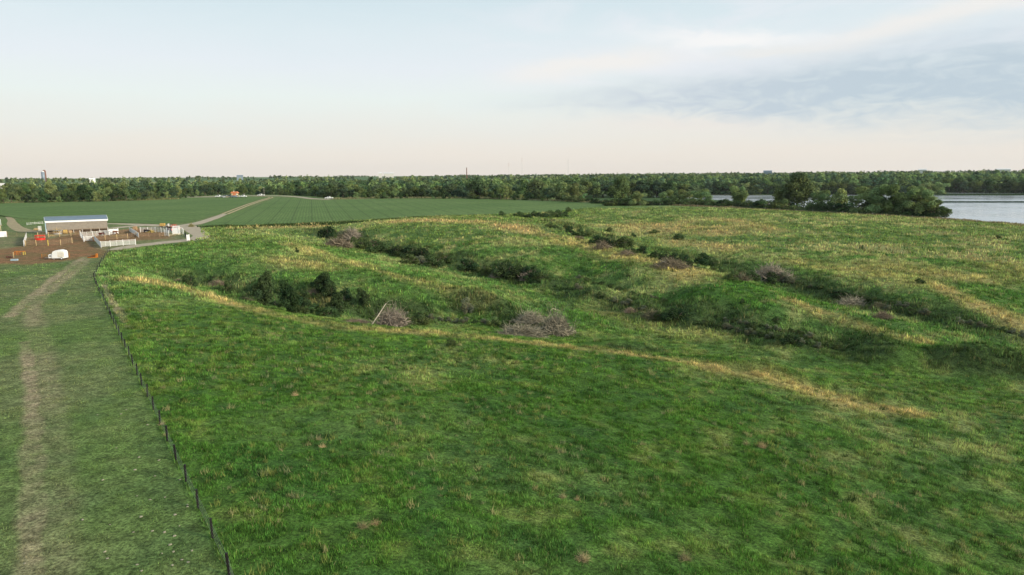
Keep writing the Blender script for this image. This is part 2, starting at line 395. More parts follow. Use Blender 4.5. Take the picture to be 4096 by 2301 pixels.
FLATPOLY = [(-8, 22)]+FL+[tuple(G(*p)) for p in [(560, 992), (720, 978), (815, 950), (800, 915), (900, 906), (1100, 901), (1300, 890), (1500, 880), (1750, 866), (2000, 857), (2200, 849), (2350, 833), (2440, 822), (2440, 810), (2200, 803), (1900, 793), (1350, 792), (1240, 785), (1100, 779), (700, 779), (400, 800), (0, 806), (-1400, 822), (-2500, 900), (-2500, 2500)]]+[(-200, 0), (-8, 0)]
def H(X, Y, fine=True):
    X = np.asarray(X, float); Y = np.asarray(Y, float)
    h = rbf(X, Y)
    ds = sdist(X, Y, FLATPOLY)
    h = h*sstep(ds, -1, 9)
    roll_ = sstep(ds, 0, 15)
    R = np.hypot(X, Y)
    # mounds
    for (x, y, z, a, b, hh, rot) in MOUNDS:
        gx, gy = G(x, y, z); c_, s_ = math.cos(rot), math.sin(rot)
        u = ((X-gx)*c_+(Y-gy)*s_)/a; v = (-(X-gx)*s_+(Y-gy)*c_)/b
        h = h+hh*np.exp(-(u*u+v*v)**1.3)
    # far country: wooded river flat, then gently rising plain
    far = -6.0 + sstep(R, 1300, 3200)*(21.0+4*(fbm(X/900., Y/900., 5, 3)-.5)+3.0*sstep(X, -500, 2500)) + sstep(R, 3000, 7500)*3.0
    far = far+(fbm(X/160., Y/160., 8, 3)-.5)*2.0*sstep(R, 600, 900)
    t = np.maximum(sstep(ds, 12, 110)*sstep(Y, 450, 520)*sstep(-X, -60, 20), sstep(Y, 600, 690)*sstep(X, -20, 60)); t = np.maximum(t, sstep(R, 1000, 1100))
    h = h*(1-t)+far*t
    sd = sdist(X, Y, LAKE)
    cap = LAKE_Z-.35+.22*sd
    h = np.where(sd < 120, np.minimum(h, np.maximum(cap, -17.0)), h)
    h = h+roll_*(1-t)*((fbm(X/26., Y/26., 3, 3)-.5)*.9+(fbm(X/6., Y/6., 4, 3)-.5)*.35)*sstep(sd, 0, 20)
    if fine: h = h+(fbm(X/1.7, Y/1.7, 9, 2)-.5)*.16*roll_*sstep(R, 260, 60)
    return h
MOUNDS = [(2530, 1385, -5.6, 7.5, 2.6, 1.5, -.25), (3840, 1430, -9.7, 12, 3.5, 1.6, -.15), (4090, 1450, -9.8, 10, 4, 1.5, -.2), (1935, 1195, -5.2, 9, 3.0, 1.6, -.55),
          (2080, 1270, -7.6, 9, 3, 1.5, -.6), (2960, 1485, -7.0, 8, 2.2, 1.1, -.35), (3180, 1535, -7.6, 7, 2.0, 1.0, -.5), (3600, 1612, -8.3, 6, 2.0, .9, -.2), (1230, 1148, -3.4, 6, 3, 1.0, -.6)]
def hit(px, py, far=2500.0):
    """first point of the terrain seen through a pixel"""
    d = FPX*fw+(px-2048)*rt-(py-1150.5)*up; hn = math.hypot(d[0], d[1])
    D = np.geomspace(15, far, 900); X = d[0]/hn*D; Y = d[1]/hn*D; Z = CAM_H+d[2]/hn*D
    g = H(X, Y, False); b = np.nonzero(Z < g)[0]
    if len(b) == 0: return X[-1], Y[-1], g[-1]
    i = b[0]
    if i == 0: return X[0], Y[0], g[0]
    a = (Z[i-1]-g[i-1])/((Z[i-1]-g[i-1])-(Z[i]-g[i]))
    x = X[i-1]+a*(X[i]-X[i-1]); y = Y[i-1]+a*(Y[i]-Y[i-1])
    return float(x), float(y), float(g[i-1]+a*(g[i]-g[i-1]))
def hitline(pts): return [hit(*p)[:2] for p in pts]
def Hp(x, y): return float(H(np.array([x]), np.array([y]), False)[0])

# ------------------------------------------------------------------ ground cover colours (patches on the land, slope shade painted into the banks)
TAN = [(hitline([(560, 1120), (700, 1150), (830, 1180), (950, 1222), (1050, 1243)]), 2.6, .9), (hitline([(1000, 1240), (1200, 1278), (1400, 1312), (1600, 1325), (1800, 1342), (2000, 1358), (2200, 1378)]), 2.6, .6),
       (hitline([(2150, 1375), (2400, 1400), (2600, 1430), (2800, 1458), (3000, 1490), (3200, 1548), (3350, 1595), (3500, 1630), (3650, 1652)]), 2.4, .85),
       (hitline([(2850, 1470), (3050, 1500), (3250, 1565), (3400, 1612)]), 3.6, .8),
       (hitline([(1180, 983), (1260, 1012), (1350, 1040), (1450, 1066)]), 5, .65), (hitline([(1600, 1110), (1750, 1142), (1850, 1168), (1950, 1190)]), 4, .55), (hitline([(1130, 1040), (1230, 1055), (1320, 1082)]), 6, .6),
       (hitline([(1500, 1080), (1650, 1125), (1720, 1150)]), 3, .45),
       (hitline([(1620, 886), (1750, 881), (1900, 892)]), 9, .9), (hitline([(2000, 900), (2150, 932), (2300, 975), (2430, 1012), (2600, 1045), (2750, 1090)]), 7, .85),
       (hitline([(3140, 1195), (3300, 1258), (3450, 1306), (3600, 1350), (3700, 1372)]), 2.0, .75),
       (hitline([(2560, 905), (2700, 900), (2860, 925)]), 16, .75), (hitline([(2680, 965), (2800, 978), (2930, 990)]), 9, .6), (hitline([(2900, 880), (3000, 895), (3080, 920)]), 10, .6),
       (hitline([(3740, 1140), (3850, 1192), (3950, 1238), (4080, 1295)]), 3.0, .95), (hitline([(3600, 1070), (3800, 1100), (3960, 1110)]), 10, .6), (hitline([(3950, 1050), (4090, 1110)]), 8, .6),
       (hitline([(3200, 1050), (3450, 1085), (3650, 1120)]), 9, .5), (hitline([(930, 913), (1100, 908), (1280, 902)]), 4.5, .8), (hitline([(1240, 1190), (1300, 1215)]), 3, .7),
       (hitline([(2400, 1240), (2600, 1300), (2800, 1330)]), 6, .3)]
BANK = [(hitline([(1290, 920), (1450, 965), (1650, 1010), (1850, 1050), (2050, 1085), (2200, 1115), (2350, 1160), (2550, 1215), (2750, 1262), (2950, 1300), (3150, 1345), (3300, 1375), (3420, 1395)]), 7.5),  # bank and mound faces: dark scrub cover with slope shade painted in
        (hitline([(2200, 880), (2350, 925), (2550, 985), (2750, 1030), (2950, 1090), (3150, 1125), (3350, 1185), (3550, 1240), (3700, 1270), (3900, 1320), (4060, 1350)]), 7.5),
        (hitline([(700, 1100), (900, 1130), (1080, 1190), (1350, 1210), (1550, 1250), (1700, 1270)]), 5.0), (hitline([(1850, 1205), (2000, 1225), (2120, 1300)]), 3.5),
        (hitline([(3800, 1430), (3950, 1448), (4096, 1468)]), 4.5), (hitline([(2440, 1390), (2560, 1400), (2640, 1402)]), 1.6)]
DRY = [(900, 1400, .08), (1200, 1700, .03), (700, 1500, .05), (1600, 1500, .10), (1500, 2100, .05), (2200, 2000, .10), (2800, 1700, .18), (2300, 1450, .25), (3300, 1900, .22), (3900, 2100, .18), (3800, 1750, .25), (2600, 2250, .10),
       (600, 1200, .12), (620, 1050, .12), (900, 980, .15), (1000, 1050, .22), (1400, 1100, .3), (1700, 1200, .2), (1500, 1200, .12), (2300, 1250, .06), (2700, 1320, .10), (3200, 1430, .22), (3700, 1500, .15), (2600, 1360, .12), (1900, 1130, .3),
       (1600, 940, .45), (1900, 950, .55), (2200, 1000, .55), (2600, 1120, .4), (2900, 1200, .5), (3300, 1310, .4), (2500, 870, .3), (2800, 850, .35), (2600, 1000, .3), (2700, 930, .5), (3100, 900, .45), (3400, 900, .45), (3000, 1000, .45), (3500, 1020, .6),
       (3900, 960, .5), (3900, 1050, .6), (3500, 1120, .55), (4050, 1180, .5), (3300, 1180, .2), (3700, 1250, .25), (3900, 1390, .3), (2000, 1060, .3), (1450, 990, .15)]
_dp = np.array([(*hit(x, y)[:2], d) for x, y, d in DRY])
def mixc(a, b, t): return a*(1-t[:, None])+np.asarray(b)[None]*t[:, None]
DIRT = [(hitline([(130, 2301), (125, 2100), (130, 1900), (135, 1700), (125, 1540), (110, 1420), (100, 1370)]), .85, .75), (hitline([(230, 2301), (215, 1950), (205, 1700), (190, 1560), (170, 1400), (145, 1300), (140, 1260)]), 1.5, .33),
        (hitline([(45, 1265), (80, 1225), (150, 1170), (210, 1120), (270, 1075), (330, 1035), (345, 1020)]), 1.1, .85), (hitline([(130, 1300), (130, 1240), (165, 1185), (220, 1145), (310, 1075), (350, 1030)]), 1.3, .55),
        (hitline([(415, 1140), (440, 1190), (455, 1215), (480, 1250), (500, 1290)]), .5, .6), (hitline([(375, 1104), (410, 1104), (430, 1110)]), .8, .4)]
MUD = [tuple(G(*p)) for p in [(-300, 1010), (0, 995), (90, 985), (110, 950), (200, 955), (330, 925), (380, 930), (600, 910), (680, 935), (690, 955), (560, 962), (470, 968), (360, 968), (432, 1008), (400, 1032), (330, 1030), (280, 1042), (200, 1050), (130, 1060), (0, 1058), (-300, 1062)]]
YARD = [tuple(G(*p)) for p in [(-300, 955), (0, 950), (100, 950), (180, 940), (420, 930), (600, 905), (700, 905), (760, 960), (600, 980), (470, 1008), (425, 1005), (110, 1000), (0, 1000)]]
def tanc(t): return t
def cover(X, Y, blade=False):
    """albedo of the ground cover with painted bank shade, X, Y flat arrays"""
    ds = sdist(X, Y, FLATPOLY)
    n1 = fbm(X/14., Y/14., 21, 4); n2 = fbm(X/3.2, Y/3.2, 22, 4); n3 = fbm(X/60., Y/60., 23, 3); n4 = fbm(X/.8, Y/.8, 24, 2)
    # dryness by inverse distance
    num = np.zeros_like(X); den = np.zeros_like(X)
    for px, py, d in _dp:
        w_ = 1/(((X-px)**2+(Y-py)**2)+60.)**1.6; num += w_*d; den += w_
    dry = num/den
    R = np.hypot(X, Y)
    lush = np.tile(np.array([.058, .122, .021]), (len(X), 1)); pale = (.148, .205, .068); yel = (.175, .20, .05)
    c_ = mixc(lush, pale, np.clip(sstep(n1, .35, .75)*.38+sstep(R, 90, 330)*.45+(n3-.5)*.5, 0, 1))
    c_ = mixc(c_, yel, sstep(n2, .55, .8)*.35)
    c_ = mixc(c_, (.030, .078, .020), sstep(n2, .5, .22)*.55)
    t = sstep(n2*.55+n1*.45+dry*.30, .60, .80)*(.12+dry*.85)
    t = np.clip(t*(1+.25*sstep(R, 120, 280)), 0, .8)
    bandt = np.zeros_like(X)
    for pl, wd, st in TAN:
        d = pdist(X, Y, pl); k = 1-sstep(d/(.35+1.5*n1)+(n2-.5)*wd*1.6, wd*.2, wd*1.25)
        bandt = np.maximum(bandt, k*st*(.35+.95*n2)*(.45+.65*sstep(n2*.6+n1*.4, .36, .56)))
    t = np.maximum(t, np.clip(bandt, 0, .95))
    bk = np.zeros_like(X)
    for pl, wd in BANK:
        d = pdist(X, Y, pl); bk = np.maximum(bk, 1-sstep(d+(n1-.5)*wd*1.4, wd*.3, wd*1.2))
    c_ = mixc(c_, (.050, .076, .026), bk*.85)  # scrub green, darkened to paint in the shade of the banks
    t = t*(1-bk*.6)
    c_ = mixc(c_, (.29, .285, .115), np.clip(t-bandt, 0, 1))
    c_ = mixc(c_, (.45, .34, .135), .95*np.minimum(t, np.clip(bandt*(1-bk*.6), 0, .95)))
    # left pasture, short and paler
    lp = (.092, .125, .040)
    left = 1-sstep(ds, -.8, .5)
    cl = mixc(np.tile(np.array([.106, .162, .046]), (len(X), 1)), (.165, .170, .085), sstep(n1*.6+n3*.4, .42, .62)*.55)
    cl = mixc(cl, (.070, .120, .040), sstep(n2, .48, .25)*.5)
    cl = mixc(cl, (.18, .21, .08), sstep(n2, .58, .8)*.4)
    sel = left > 0
    c_ = c_*(1-left[:, None])+cl*left[:, None]
    dm = np.zeros_like(X)
    for pl, wd, st in DIRT:
        d = pdist(X, Y, pl); dm = np.maximum(dm, (1-sstep(d+(n2-.5)*1.2, wd*.3, wd*1.2))*st*(.4+.9*n4)*(.6+.55*sstep(n1, .3, .6)))
    mud = 1-sstep(sdist(X, Y, MUD)+(n2-.5)*7, -2.5, 1.5)
    yard = (1-sstep(sdist(X, Y, YARD)+(n1-.5)*10, -4, 3))*(.35+.5*sstep(n2, .4, .65))
    c_ = mixc(c_, (.30, .24, .15), np.clip(dm, 0, .9))
    c_ = mixc(c_, (.24, .19, .11), yard*.8)
    c_ = mixc(c_, (.20, .115, .055), mud*(.78+.2*sstep(n2, .3, .6)))
    c_ = mixc(c_, (.26, .13, .065), mud*sstep(n2, .52, .7)*.6)
    # far country: fields and woods
    f = np.maximum(sstep(ds, 8, 60)*sstep(Y, 450, 520)*sstep(-X, -60, 20), sstep(Y, 600, 660)*sstep(X, -20, 60)); f = np.maximum(f, sstep(R, 1000, 1080))
    cell = vnoise(np.floor(X/420.)*7.3+.5, np.floor(Y/300.)*3.1+.5, 41)
    fc = mixc(np.tile(np.array([.09, .15, .06]), (len(X), 1)), (.28, .28, .13), (cell > .72)*1.0)
    fc = mixc(fc, (.13, .19, .08), (cell < .3)*1.0)
    fc = mixc(fc, (.05, .09, .03), 1-sstep(R, 1500, 1900))
    c_ = c_*(1-f[:, None])+fc*f[:, None]
    sd = sdist(X, Y, LAKE)
    c_ = mixc(c_, (.10, .085, .05), 1-sstep(sd, 0, 5))
    return c_, np.clip(mud+dm*.8+yard*.5, 0, 1), t, bk, left

# the one ground sheet: rings of points around the place, finer where the land is rough
ang = np.radians(np.concatenate([np.arange(-180, -46, 4.0), np.arange(-46, 46.01, .095), np.arange(50, 180, 4.0)]))
rad = np.concatenate([[6], np.geomspace(12, 1100, 560), np.geomspace(1120, 9500, 70)])
A_, R_ = np.meshgrid(ang, rad)
GX = (np.sin(A_)*R_).ravel(); GY = (np.cos(A_)*R_).ravel()
GZ = H(GX, GY)
na, nr = len(ang), len(rad)
ii, jj = np.meshgrid(np.arange(nr-1), np.arange(na), indexing='ij')
j2 = (jj+1) % na
Q = np.stack([ii*na+jj, (ii+1)*na+jj, (ii+1)*na+j2, ii*na+j2], -1).reshape(-1, 4)
V = np.stack([GX, GY, GZ], 1)
V = np.concatenate([V, [[0, 0, 0.0]]]); ctr = len(V)-1
T = np.array([[ctr, j, (j+1) % na, (j+1) % na] for j in range(na)])
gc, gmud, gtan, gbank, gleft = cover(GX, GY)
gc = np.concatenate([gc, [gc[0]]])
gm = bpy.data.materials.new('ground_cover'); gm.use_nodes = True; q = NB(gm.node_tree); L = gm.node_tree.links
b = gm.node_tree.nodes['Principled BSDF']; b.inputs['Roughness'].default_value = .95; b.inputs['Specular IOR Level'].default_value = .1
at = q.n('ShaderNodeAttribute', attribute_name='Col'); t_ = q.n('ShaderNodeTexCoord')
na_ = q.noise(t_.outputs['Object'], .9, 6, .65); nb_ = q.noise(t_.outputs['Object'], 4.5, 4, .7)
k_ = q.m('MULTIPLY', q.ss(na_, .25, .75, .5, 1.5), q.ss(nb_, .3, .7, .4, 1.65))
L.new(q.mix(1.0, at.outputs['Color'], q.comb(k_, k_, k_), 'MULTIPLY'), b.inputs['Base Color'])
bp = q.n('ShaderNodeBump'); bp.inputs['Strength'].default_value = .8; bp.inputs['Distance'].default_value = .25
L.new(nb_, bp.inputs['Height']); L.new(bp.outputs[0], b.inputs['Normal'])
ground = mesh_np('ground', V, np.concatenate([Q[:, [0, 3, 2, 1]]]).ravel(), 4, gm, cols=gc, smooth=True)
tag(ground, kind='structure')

# ------------------------------------------------------------------ water, crop, roads
def grid_between(name, near, far, ns, ntt, z, m, kind='structure'):
    """sheet spanned between two world polylines"""
    def res(pl, n):
        pl = np.array(pl, float); d = np.concatenate([[0], np.cumsum(np.hypot(*np.diff(pl, axis=0).T))]); t = np.linspace(0, d[-1], n)
        return np.stack([np.interp(t, d, pl[:, 0]), np.interp(t, d, pl[:, 1])], 1)
    a = res(near, ns); c_ = res(far, ns); t = np.linspace(0, 1, ntt)[:, None, None]
    P = a[None]*(1-t)+c_[None]*t; X, Y = P[..., 0].ravel(), P[..., 1].ravel()
    Z = H(X, Y, False)+z if z is not None else np.zeros_like(X)
    i, j = np.meshgrid(np.arange(ntt-1), np.arange(ns-1), indexing='ij')
    F = np.stack([i*ns+j, i*ns+j+1, (i+1)*ns+j+1, (i+1)*ns+j], -1)
    o = mesh_np(name, np.stack([X, Y, Z], 1), F.ravel(), 4, m, smooth=True); tag(o, kind=kind); return o
def ribbon(name, pts, wd, z, m, sub=10):
    """a draped road along world points"""
    P = np.array(pts, float); tt = np.arange(len(P)); n = (len(P)-1)*sub+1; u = np.linspace(0, len(P)-1, n)
    # catmull-rom
    def cr(k):
        i = np.clip(u.astype(int), 0, len(P)-2); f = u-i; g = lambda q: P[np.clip(q, 0, len(P)-1), k]
        return .5*((2*g(i))+(-g(i-1)+g(i+1))*f+(2*g(i-1)-5*g(i)+4*g(i+1)-g(i+2))*f*f+(-g(i-1)+3*g(i)-3*g(i+1)+g(i+2))*f**3)
    x, y = cr(0), cr(1); tx, ty = np.gradient(x), np.gradient(y); l = np.hypot(tx, ty)+1e-9; nx, ny = -ty/l, tx/l
    W = np.interp(u, np.arange(len(P)), wd) if isinstance(wd, (list, tuple)) else np.full(n, wd)
    W = W*(.92+.16*vnoise(u*2.3, u*0, 71)); K = 5
    s = np.linspace(-1, 1, K)[None]*W[:, None]/2
    X = (x[:, None]+nx[:, None]*s); Y = (y[:, None]+ny[:, None]*s)
    Z = H(X.ravel(), Y.ravel(), False).reshape(X.shape)+z; Z[:, 0] -= z*.9; Z[:, -1] -= z*.9
    i, j = np.meshgrid(np.arange(n-1), np.arange(K-1), indexing='ij')
    F = np.stack([i*K+j, i*K+j+1, (i+1)*K+j+1, (i+1)*K+j], -1)
    o = mesh_np(name, np.stack([X.ravel(), Y.ravel(), Z.ravel()], 1), F.ravel(), 4, m, smooth=True)
    return tag(o, kind='structure')
wm = bpy.data.materials.new('lake_water'); wm.use_nodes = True; q = NB(wm.node_tree); L = wm.node_tree.links
b = wm.node_tree.nodes['Principled BSDF']; b.inputs['Base Color'].default_value = (.46, .485, .51, 1); b.inputs['Roughness'].default_value = .08  # silty base colour, paled further to stand in for reflected sky
b.inputs['Specular IOR Level'].default_value = 1.0; b.inputs['IOR'].default_value = 1.45
t_ = q.n('ShaderNodeTexCoord'); mp = q.n('ShaderNodeMapping'); L.new(t_.outputs['Object'], mp.inputs[0]); mp.inputs['Scale'].default_value = (.05, .35, 1)
wn = q.noise(mp.outputs[0], 1.0, 3, .5); wn2 = q.noise(t_.outputs['Object'], .012, 3, .5)
bp = q.n('ShaderNodeBump'); bp.inputs['Strength'].default_value = .2; bp.inputs['Distance'].default_value = .6
L.new(wn, bp.inputs['Height']); L.new(bp.outputs[0], b.inputs['Normal']); L.new(q.ss(wn2, .35, .65, .10, .20), b.inputs['Roughness'])
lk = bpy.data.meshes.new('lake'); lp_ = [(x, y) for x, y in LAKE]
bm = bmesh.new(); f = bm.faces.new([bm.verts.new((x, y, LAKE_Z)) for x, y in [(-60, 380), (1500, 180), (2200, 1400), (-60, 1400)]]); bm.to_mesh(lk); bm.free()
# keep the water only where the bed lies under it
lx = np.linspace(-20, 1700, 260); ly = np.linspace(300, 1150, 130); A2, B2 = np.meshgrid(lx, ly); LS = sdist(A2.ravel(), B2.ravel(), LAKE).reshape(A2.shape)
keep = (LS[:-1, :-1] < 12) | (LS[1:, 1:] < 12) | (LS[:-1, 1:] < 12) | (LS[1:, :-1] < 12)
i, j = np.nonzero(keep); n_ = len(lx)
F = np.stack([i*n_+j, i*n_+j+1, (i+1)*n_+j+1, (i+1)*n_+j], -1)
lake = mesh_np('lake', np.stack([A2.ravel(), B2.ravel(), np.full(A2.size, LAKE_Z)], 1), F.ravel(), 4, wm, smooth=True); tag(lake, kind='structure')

def crop_mat(rot):
    m = bpy.data.materials.new('crop_rows'); m.use_nodes = True; q = NB(m.node_tree); L = m.node_tree.links
    b = m.node_tree.nodes['Principled BSDF']; b.inputs['Roughness'].default_value = .9; b.inputs['Specular IOR Level'].default_value = .15
    t = q.n('ShaderNodeTexCoord'); mp = q.n('ShaderNodeMapping'); mp.inputs['Rotation'].default_value = (0, 0, rot); L.new(t.outputs['Object'], mp.inputs[0])
    sp = q.n('ShaderNodeSeparateXYZ'); L.new(mp.outputs[0], sp.inputs[0])
    wob = q.m('MULTIPLY', q.noise(t.outputs['Object'], .05, 2, .5), 1.0)
    u = q.m('ADD', sp.outputs[0], wob)
    row = q.m('PINGPONG', u, .76); row = q.ss(row, .0, .5)
    pas = q.m('PINGPONG', u, 4.57); pas = q.ss(pas, .0, 1.3)
    big = q.noise(t.outputs['Object'], .018, 4, .6); fine = q.noise(t.outputs['Object'], .45, 6, .75)
    c_ = q.mix(q.ss(big, .3, .7), (.084, .148, .034), (.112, .176, .046))
    k = q.m('MULTIPLY', q.m('MULTIPLY', q.ss(row, 0, 1, .78, 1.04), q.ss(pas, 0, 1, .80, 1.0)), q.ss(fine, .2, .8, .5, 1.55))
    L.new(q.mix(1.0, c_, q.comb(k, k, k), 'MULTIPLY'), b.inputs['Base Color'])
    bp = q.n('ShaderNodeBump'); bp.inputs['Strength'].default_value = .7; bp.inputs['Distance'].default_value = .3; L.new(fine, bp.inputs['Height']); L.new(bp.outputs[0], b.inputs['Normal'])
    return m
cm1 = crop_mat(math.radians(-50)); cm2 = crop_mat(math.radians(-16))
g0 = lambda l: [tuple(G(*p)) for p in l]
grid_between('crop_field', g0([(-700, 868), (-200, 866), (0, 862), (60, 872), (150, 878), (300, 885), (430, 889), (560, 894), (640, 897), (740, 891), (800, 878), (870, 857), (950, 829), (1040, 797)]),
             g0([(-900, 828), (-200, 819), (0, 816), (200, 812), (380, 808), (560, 804), (700, 800), (800, 796), (900, 792), (1000, 789), (1055, 788), (1080, 788.5)]), 240, 70, .10, cm1)
grid_between('crop_field', g0([(790, 906), (900, 903), (1100, 898), (1300, 887), (1450, 879), (1600, 872), (1750, 864), (1900, 859), (2050, 855), (2200, 848), (2300, 841), (2380, 831), (2440, 821)]),
             g0([(1085, 801), (1108, 790), (1150, 792), (1200, 796), (1280, 803), (1340, 801), (1500, 797), (1700, 796), (1900, 797), (2050, 801), (2200, 806), (2330, 811), (2440, 815)]), 260, 70, .10, cm2)
# the field wedge between the track and its left-hand start
rm = mat('dirt_road_surface', (.40, .335, .245), .95, var=.18, scale=.5, bump=.3, spec=.1)
rm2 = mat('wheel_rut_dirt', (.33, .27, .16), .95, var=.25, scale=.5, bump=.3, spec=.1)
RD = g0([(300, 900), (430, 895), (560, 899), (650, 903), (730, 902), (790, 893), (850, 875), (900, 856)])
ribbon('dirt_road', RD, [3, 4, 7, 9, 8, 6, 4.6, 4.0], .05, rm)
tr = g0([(895, 858), (950, 836), (1000, 817), (1050, 801), (1082, 791), (1072, 787.5), (1020, 785)])
for s in (-1, 1):
    P = np.array(tr); t2 = np.gradient(P, axis=0); t2 /= np.linalg.norm(t2, axis=1)[:, None]
    ribbon('two_wheel_track', list(map(tuple, P+np.stack([-t2[:, 1], t2[:, 0]], 1)*1.5*s)), 1.6, .20, rm2)
ribbon('farm_road', g0([(735, 905), (765, 916), (795, 932), (806, 943), (790, 955), (740, 962), (680, 968), (600, 977), (520, 987), (450, 1001)]), [9, 7, 6, 6, 6.5, 7, 7, 6.5, 6, 3], .06, rm)
ribbon('farm_road', g0([(560, 903), (500, 908), (440, 914), (380, 918)]), [7, 6, 4, 3], .055, rm)
ribbon('field_edge_road', g0([(730, 789), (800, 788), (900, 786), (1000, 784), (1100, 783.5), (1180, 787), (1250, 795), (1330, 799)]), [20, 26, 24, 18, 12, 9, 8, 7], .16, rm)
ribbon('farm_road', g0([(30, 866), (45, 880), (50, 895), (70, 912), (110, 925), (180, 928)]), [2, 3, 4, 5, 6, 5], .045, rm2)

# ------------------------------------------------------------------ grass: real blades, uncountable
def grass_band(name, r0, r1, n, hgt, wid, seed, azm=41):
    g = rng(seed)
    az = np.radians(g.uniform(-azm, azm, n)); R = np.sqrt(g.uniform(r0*r0, r1*r1, n))
    X = np.sin(az)*R; Y = np.cos(az)*R
    ds = sdist(X, Y, FLATPOLY)
    c_, bare, tan_, bank, left = cover(X, Y)
    clump = fbm(X/1.1, Y/1.1, 51, 3); cl2 = fbm(X/5., Y/5., 52, 3)
    k = (g.random(n) > bare*1.1) & (Y < 460) & (sdist(X, Y, LAKE) > 3) & ((left < .5) | (g.random(n) < .55))
    k &= (g.random(n) < .4+1.1*sstep(clump*.6+cl2*.4, .38, .6))
    k &= ~((ds < -.5) & ((R > 240)))
    k &= ~((ds < -1) & (Y > 165) & (X > -190) & (X < -60) )
    X, Y, c_, tan_, left, clump, cl2, bank = [a[k] for a in (X, Y, c_, tan_, left, clump, cl2, bank)]; n = len(X)
    Z = H(X, Y)
    h = hgt*g.uniform(.45, 1.3, n)*(.25+1.5*sstep(clump, .3, .75))*(1+tan_*.7+bank*.7)*np.where(left > .5, .38, 1)
    wd = wid*g.uniform(.6, 1.5, n)*np.where(left > .5, .8, 1)
    th = g.uniform(0, math.pi, n); ln = g.uniform(0, .75, n)*h; la = g.uniform(0, 2*math.pi, n)
    dx, dy = np.cos(th)*wd/2, np.sin(th)*wd/2
    a = np.stack([X-dx, Y-dy, Z-.04], 1); b_ = np.stack([X+dx, Y+dy, Z-.04], 1)
    t = np.stack([X+np.cos(la)*ln+dx*.15, Y+np.sin(la)*ln+dy*.15, Z+h], 1)
    V = np.stack([a, b_, t], 1).reshape(-1, 3)
    tint = g.uniform(.55, 1.55, (n, 1))*np.array([[1, 1, 1]])*(1+g.uniform(-.12, .12, (n, 3)))
    fine = fbm(X/(r0*.011), Y/(r0*.011), 57, 2); tint = tint*(.55+.55*cl2[:, None]+.45*clump[:, None])*(.55+.9*sstep(fine, .25, .75))[:, None]
    h = h*(.6+.8*fine)
    # seed stalks and dry blades among the green
    dry = g.random(n) < .022+tan_*.5
    cc = np.where(dry[:, None], np.array([[.37, .33, .15]])*g.uniform(.7, 1.2, (n, 1)), c_*1.58*tint)
    cc = np.where((left > .5)[:, None], c_*1.3*tint, cc)
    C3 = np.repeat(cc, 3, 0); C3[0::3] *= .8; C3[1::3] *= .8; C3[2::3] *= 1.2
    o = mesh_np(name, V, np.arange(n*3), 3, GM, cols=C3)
    return tag(o, kind='stuff')
GM = foliage_mat('grass_blades', trans=.35, objvar=.0, sat=1.0)
for q_ in (1,):
    pass
GRASS = [(26, 75, 850000, .155, .034, 1), (70, 135, 560000, .21, .07, 2), (130, 230, 330000, .36, .18, 3), (225, 420, 230000, .44, .34, 4)]
LB = ['short lush green pasture grass covering the near slope', 'green and straw-coloured pasture grass on the middle slope', 'pasture grass with dry stalks over the spurs and gullies', 'pasture grass thinly dried over the far hill above the lake']
for (a_, b_, n, hh, ww, s_), lb in zip(GRASS, LB):
    tag(grass_band('grass', a_, b_, n, hh, ww, s_), lb, 'grass', kind='stuff')

# scattered tufts: seed heads, weeds and dark clumps breaking up the pasture
def tufts(n, r0, r1, nb, hh, seed, lb):
    g = rng(seed); az = np.radians(g.uniform(-40, 40, n)); R = np.sqrt(g.uniform(r0*r0, r1*r1, n)); X = np.sin(az)*R; Y = np.cos(az)*R
    k = (sdist(X, Y, FLATPOLY) > 1) & (sdist(X, Y, LAKE) > 5) & (fbm(X/12., Y/12., 95, 3)+g.normal(size=n)*.12 > .5) & (Y < 400); X, Y = X[k], Y[k]; n = len(X)
    kind = g.choice(4, n, p=[.16, .37, .33, .14]); pal = np.array([[.33, .33, .14], [.20, .26, .07], [.040, .08, .022], [.22, .26, .12]])[kind]
    s = g.uniform(.4, 1.2, n)**1.5; cx, cy = np.repeat(X, nb), np.repeat(Y, nb); ss = np.repeat(s, nb); m = len(cx)
    px_ = cx+g.normal(size=m)*.16*ss*hh/.4; py_ = cy+g.normal(size=m)*.16*ss*hh/.4; Z = H(X, Y); Z = np.repeat(Z, nb)
    h = hh*ss*g.uniform(.4, 1.2, m); a = g.uniform(0, 6.28, m); w_ = .022*hh/.4*ss; la = g.uniform(0, 6.28, m); l = g.uniform(.1, .7, m)*h
    V = np.stack([np.stack([px_-w_*np.cos(a), py_-w_*np.sin(a), Z-.03], 1), np.stack([px_+w_*np.cos(a), py_+w_*np.sin(a), Z-.03], 1), np.stack([px_+l*np.cos(la), py_+l*np.sin(la), Z+h], 1)], 1).reshape(-1, 3)
    C = np.repeat(np.repeat(pal, nb, 0)*g.uniform(.65, 1.35, (m, 1)), 3, 0)
    tag(mesh_np('grass_tufts', V, np.arange(m*3), 3, GM, cols=C), lb, 'grass', kind='stuff')
tufts(9000, 26, 120, 26, .42, 501, 'scattered straw and dark weed tufts over the near slope')
tufts(9000, 115, 380, 14, .75, 502, 'scattered dry and dark tufts over the spurs and far hill')

